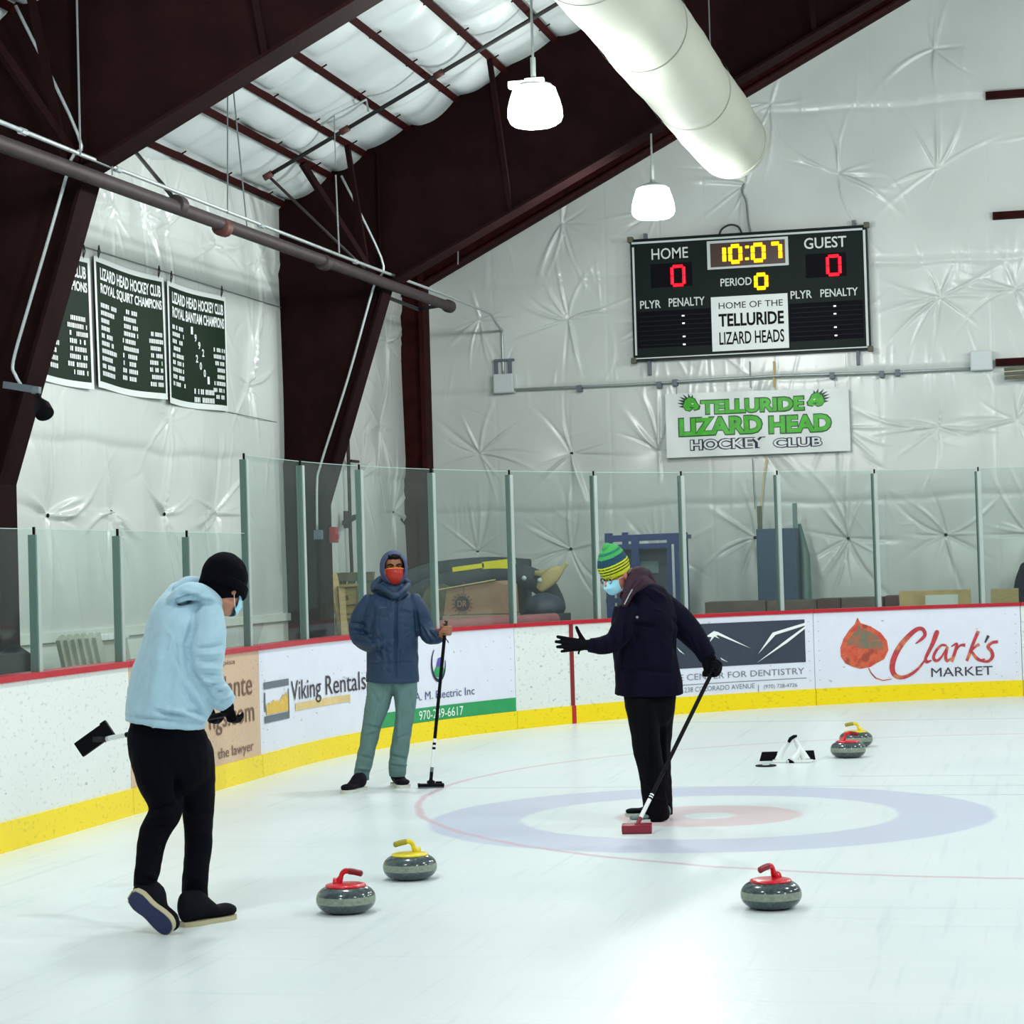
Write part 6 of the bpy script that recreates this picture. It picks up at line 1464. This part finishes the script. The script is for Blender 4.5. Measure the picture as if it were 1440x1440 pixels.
for sx in (-1, 1):
    h5 = G.p(1458+8*sx, yf, .05); h5.z = -.02; t5 = h5-CF.copy()*.28; t5.z = -.02; shoe(PE, h5, t5, upz, length=.28, mu=M['shoe_k'], ms=M['sole_w'], h=.08)

# ================================================================== brooms
def broom_shaft(t, a, b_, cuts, rad=.0135):
    """a head end, b grip end; cuts = [(t0, t1, material, name, label)]"""
    for t0, t1, m_, nm, lb in cuts:
        mb = MB(); p = a.lerp(b_, t0); q = a.lerp(b_, t1); mb.tube([p, q], rad*(1.08 if nm == 'grip' else 1), 12); o = mb.build(nm, M[m_], t, smooth=True, angle=40); 
        if lb: tag(o, lb)
def broom_head(t, c, axis, up, m_, size=(.20, .075, .05), name='head', fabric='foam', hh=.026):
    R = frame_of(axis, up); T = Matrix.Translation(c) @ R.to_4x4()
    mb = MB(); mb.rbox((0, 0, .008+hh/2), (size[1], size[0], hh), T=T, r=.01); mb.build(name, M[m_], t, smooth=False, angle=40)
    mb = MB(); mb.rbox((0, 0, .0035), (size[1]*.95, size[0]*.98, .014), T=T, r=.006); mb.build('pad', M[fabric], t, angle=40)
    mb = MB(); mb.tube([T @ Vector((0, 0, .03)), T @ Vector((0, 0, .06))], [.026, .018], 14); mb.tube([T @ Vector((0, -.03, .038)), T @ Vector((0, .03, .038))], .016, 10); mb.build('swivel', M[m_], t, smooth=True, angle=40)
    return T
M['wine'] = mat('wine_red_plastic', (130, 10, 44), .4, var=.1, vscale=20); M['winepad'] = mat('wine_pad', (90, 8, 30), .8)
# broom of the right person
t = thing('curling_broom', 'curling broom with wine red head and black shaft held by the person in navy coat', 'broom', (sB.x, sB.y, 0))
hcn_ = onZ(896, 1172); ax_ = (CR*.96-CF*.12); ax_.z = 0
broom_head(t, Vector((hcn_.x, hcn_.y, 0.001)), ax_, upz-CF*.12, 'wine', size=(.185, .075, .05), fabric='winepad', hh=.05)
a = Vector((hcn_.x, hcn_.y, .05)); top = sA+(sA-a).normalized()*.05
broom_shaft(t, a, top, [(0, .045, 'wine', 'ferrule', 'wine red ferrule'), (.045, .155, 'white_print', 'lower_shaft', 'white lower shaft'), (.155, .165, 'black', 'band', None), (.165, .172, 'white_print', 'band', 'white band'), (.172, .178, 'black', 'band', None), (.178, .186, 'white_print', 'band', 'white band'), (.186, 1, 'black', 'shaft', 'black shaft')], .0135)
# broom of the middle person
G = Fig(DM); hb = onZ(606, 1108)
t = thing('curling_broom', 'upright curling broom with black head held by the person in orange mask', 'broom', (hb.x, hb.y, 0))
top = gc+shaftdir*.07; a = Vector((hb.x, hb.y, .05))
broom_head(t, Vector((hb.x, hb.y, .001)), CR*.98+CF*.1, upz, 'black', size=(.20, .08, .05), fabric='slategrey')
mb = MB(); T = Matrix.Translation(Vector((hb.x, hb.y, .001))) @ frame_of(CR*.98+CF*.1, upz).to_4x4()
mb.rbox((0, -.055, .030), (.05, .06, .012), T=T, r=.004); mb.build('head_inlay', M['frame_white'], t)
mb = MB(); mb.rbox((-.02, .06, .036), (.03, .05, .02), T=T, r=.004); mb.build('head_clip', M['black'], t)
broom_shaft(t, a, top, [(0, .06, 'black', 'ferrule', None), (.06, .09, 'slategrey', 'band', None), (.09, .20, 'white_print', 'lower_shaft', 'white lower shaft'), (.20, .215, 'black', 'band', None), (.215, .228, 'white_print', 'band', None), (.228, .243, 'black', 'band', None), (.243, .268, 'white_print', 'band', None), (.268, .92, 'black', 'shaft', 'black shaft'), (.92, 1, 'rubber', 'grip', None)], .0135)
mb = MB(); p = a.lerp(top, .905); mb.tube([p, p+CR*.012-upz*.02-CF*.02, p+CR*.03-upz*.05-CF*.02], .0035, 6); mb.build('wrist_strap', M['black'], t)
# broom of the left person, pointing back
G = Fig(DL)
t = thing('curling_broom', 'curling broom with dark head held level behind the person in light blue hoodie', 'broom', G.p(150, 1035, .7))
a = G.p(146, 1040, .70); b_ = G.p(322, 1003, .06); sd = (b_-a).normalized()
broom_shaft(t, a, b_, [(0, .05, 'frame_white', 'ferrule', 'white ferrule'), (.05, .19, 'white_print', 'lower_shaft', 'white lower shaft'), (.19, .23, 'black', 'band', None), (.23, .245, 'frame_white', 'band', 'pale band'), (.245, 1.0, 'black', 'shaft', 'black shaft')], .0135)
hx = (G.p(150, 1027, .70)-G.p(115, 1052, .70)).normalized(); nrm_ = (-CF*.8+upz*.35+sd*.5).normalized()
hcc = G.p(132, 1040, .70); R = frame_of(hx, nrm_); T = Matrix.Translation(hcc) @ R.to_4x4()
mb = MB(); mb.rbox((0, 0, 0), (.085, .19, .03), T=T, r=.008); mb.build('head', M['black'], t, angle=40)
mb = MB(); mb.rbox((0, 0, -.018), (.08, .18, .012), T=T, r=.004); mb.build('pad', M['foam'], t, angle=40)
mb = MB(); mb.rbox((.0, .088, .004), (.095, .035, .034), T=T, r=.006); mb.build('head_end', M['black'], t, angle=40)
mb = MB(); mb.tube([T @ Vector((0, 0, .01)), a+sd*.02], .016, 10); mb.build('swivel', M['rubber'], t, smooth=True)

# ================================================================== curling stones
M['granite'] = mat('grey_green_granite', (62, 76, 78), .16, spec=.6, var=.35, vscale=70); M['granite_band'] = mat('pale_striking_band', (128, 142, 126), .45, var=.2, vscale=60)
M['red_h'] = mat('red_handle', (204, 10, 34), .28, spec=.5, coat=.3); M['yel_h'] = mat('yellow_handle', (226, 204, 20), .3, spec=.5, coat=.3); M['olive'] = mat('olive_grip', (150, 142, 30), .5); M['darkred'] = mat('dark_red_grip', (128, 8, 30), .4)
def stone(loc, rot, colour, grip, label):
    t = thing('curling_stone', label, 'curling stone', (loc[0], loc[1], 0), 'curling stones on the ice')
    x, y = loc[0], loc[1]
    def prof(z0, z1, n):
        out = []
        for i in range(n+1):
            z = z0+(z1-z0)*i/n; k = (z-.057)/.0575; r = .060+.0855*(max(0, 1-abs(k)**2.2))**(1/2.0); out.append((r, z))
        return out
    mb = MB(); lo = [(.03, .0012), (.055, .0008), (.062, .001), (.066, .002)]+prof(.004, .043, 12); mb.lathe(lo, (x, y, 0), n=56); mb.build('lower_granite', M['granite'], t, smooth=True, angle=60)
    mb = MB(); mb.lathe(prof(.0425, .0735, 6), (x, y, 0), n=56); mb.build('striking_band', M['granite_band'], t, smooth=True, angle=60)
    mb = MB(); mb.lathe(prof(.073, .113, 12)+[(.05, .1145)], (x, y, 0), n=56); mb.build('upper_granite', M['granite'], t, smooth=True, angle=60)
    mb = MB(); mb.lathe([(.098, .108), (.100, .112), (.097, .117), (.085, .120), (.05, .122), (.005, .1225)], (x, y, 0), n=48); ho = mb.build('handle_plate', M[colour], t, smooth=True, angle=50)
    ca, sa = cos(rot), sin(rot)
    def H(u, z): return Vector((x+ca*u, y+sa*u, z))
    mb = MB(); path_ = spline([H(-.055, .119), H(-.040, .124), H(-.026, .142), H(-.016, .162), H(.002, .172), H(.03, .171)], 5)
    mb.tube(path_, [.026-.014*min(1, i/12) for i in range(len(path_))], 14); mb.build('gooseneck', M[colour], t, smooth=True)
    mb = MB(); pp = spline([H(.02, .1715), H(.05, .169), H(.085, .163)], 4); mb.tube([pp[0]]+pp+[pp[-1]+(pp[-1]-pp[-2]).normalized()*.006], [.011]+[.0135]*len(pp)+[.008], 14); mb.build('grip', M[grip], t, smooth=True, angle=60)
    for ch in [o for o in bpy.data.objects if o.parent and (o.parent == t or o.parent.parent == t)]:
        if ch.parent == t:
            for v in ch.data.vertices: v.co.z *= 1.17
            ch.data.update()
        else: ch.data.update()
    return t
def ang(dx, dd): v = CR*dx+CF*dd; return atan2(v.y, v.x)
stone(onZ(487, 1283), ang(1, -.35), 'red_h', 'darkred', 'red handled curling stone nearest the person in the light blue hoodie')
stone(onZ(577, 1236), ang(-1, -.5), 'yel_h', 'olive', 'yellow handled curling stone behind the nearest red one at left')
stone(onZ(1085, 1277), ang(-.8, -.9), 'red_h', 'darkred', 'red handled curling stone alone at the lower right')
stone(onZ(1193, 1065), ang(1, -.2), 'red_h', 'darkred', 'far red handled curling stone in front of the yellow one')
stone(onZ(1204, 1050), ang(-1, .05), 'yel_h', 'olive', 'far yellow handled curling stone partly hidden behind the red one')

# ================================================================== delivery aid and slider
c = onZ(1110, 1072); t = thing('delivery_aid', 'white plastic curling delivery aid with black pads lying on the ice', 'curling aid', (c.x, c.y, 0)); sc = FPX/((c-EYE).dot(CF))
def Q(px, z, dd=0): q = c+CR*((px-1110)/sc)+CF*dd; return Vector((q.x, q.y, z))
M['white_p'] = mat('white_plastic', (226, 232, 230), .35)
def arch(p0, p1, p2, w0, w1, m_='white_p', nm='arch'):
    mb = MB(); P_ = spline([p0, p1, p2], 6); mb.tube(P_, [w0+(w1-w0)*i/(len(P_)-1) for i in range(len(P_))], 12, flat=.55); mb.build(nm, M[m_], t, smooth=True)
arch(Q(1094, .012, 0), Q(1102, .10, .02), Q(1113, .175, .03), .035, .016)
arch(Q(1133, .012, -.05), Q(1126, .10, 0), Q(1119, .185, .02), .045, .018)
arch(Q(1113, .012, -.08), Q(1122, .07, -.03), Q(1126, .12, 0), .04, .018)
mb = MB(); mb.rbox(Q(1124, .012, -.05), (.20, .09, .022), r=.009); mb.build('base', M['white_p'], t)
mb = MB(); mb.rbox(Q(1097, .012, 0), (.12, .08, .022), r=.009); mb.build('base', M['white_p'], t)
mb = MB(); mb.tube([Q(1110, .165, .0), Q(1113, .19, .01), Q(1118, .207, .015), Q(1122, .212, .02)], [.012, .016, .015, .010], 10); mb.build('grip', M['black'], t, smooth=True)
def pad(x0, x1, z1, nm, skew=0):
    mb = MB(); p0 = Q(x0, .012, .04); p1 = Q(x1, .012, .04); k = CR*(skew/sc); h = Vector((0, 0, z1)); f = CF.copy(); f.z = 0; f = f*.02
    vs = [p0, p1, p1+h+k, p0+h+k]; vs = vs+[v+f for v in vs]; mb.add(vs, [(0, 1, 2, 3), (7, 6, 5, 4), (0, 4, 5, 1), (1, 5, 6, 2), (2, 6, 7, 3), (3, 7, 4, 0)]); tag(mb.build(nm, M['black'], t), 'black pad')
pad(1069, 1091, .075, 'pad', 4); pad(1133, 1148, .075, 'pad', -2)
mb = MB(); mb.lathe([(.01, .0), (.035, .0), (.04, .012), (.035, .03), (.01, .032)], tuple(Q(1113, .0, -.05)), n=20); mb.v = [Vector(v) for v in mb.v]; mb.build('foot_pad', M['black'], t, smooth=True)
c = onZ(1077, 1077.5); mb = MB(); mb.lathe([(.03, .001), (.082, .001), (.086, .005), (.082, .010), (.034, .012), (.028, .010)], (c.x, c.y, 0), n=36)
o = single(mb, 'slider_disc', M['black'], 'thin black round slider disc lying on the ice left of the white aid', 'slider', smooth=True, angle=40, base=Vector((c.x, c.y, 0)))
mb = MB(); mb.lathe([(.001, .011), (.030, .011), (.028, .0135), (.001, .014)], (c.x, c.y, 0), n=24); o2 = mb.build('centre_cap', M['white_p'], o, smooth=True)
# ------------------------------------------------------------------ world + view
w = bpy.data.worlds.new('world'); scene.world = w; w.use_nodes = True
w.node_tree.nodes['Background'].inputs[0].default_value = (.78, .90, .93, 1); w.node_tree.nodes['Background'].inputs[1].default_value = .11
scene.view_settings.view_transform = 'Standard'; scene.view_settings.look = 'None'
scene.view_settings.exposure = 0.28; scene.view_settings.gamma = 1.0; scene.view_settings.use_curve_mapping = False
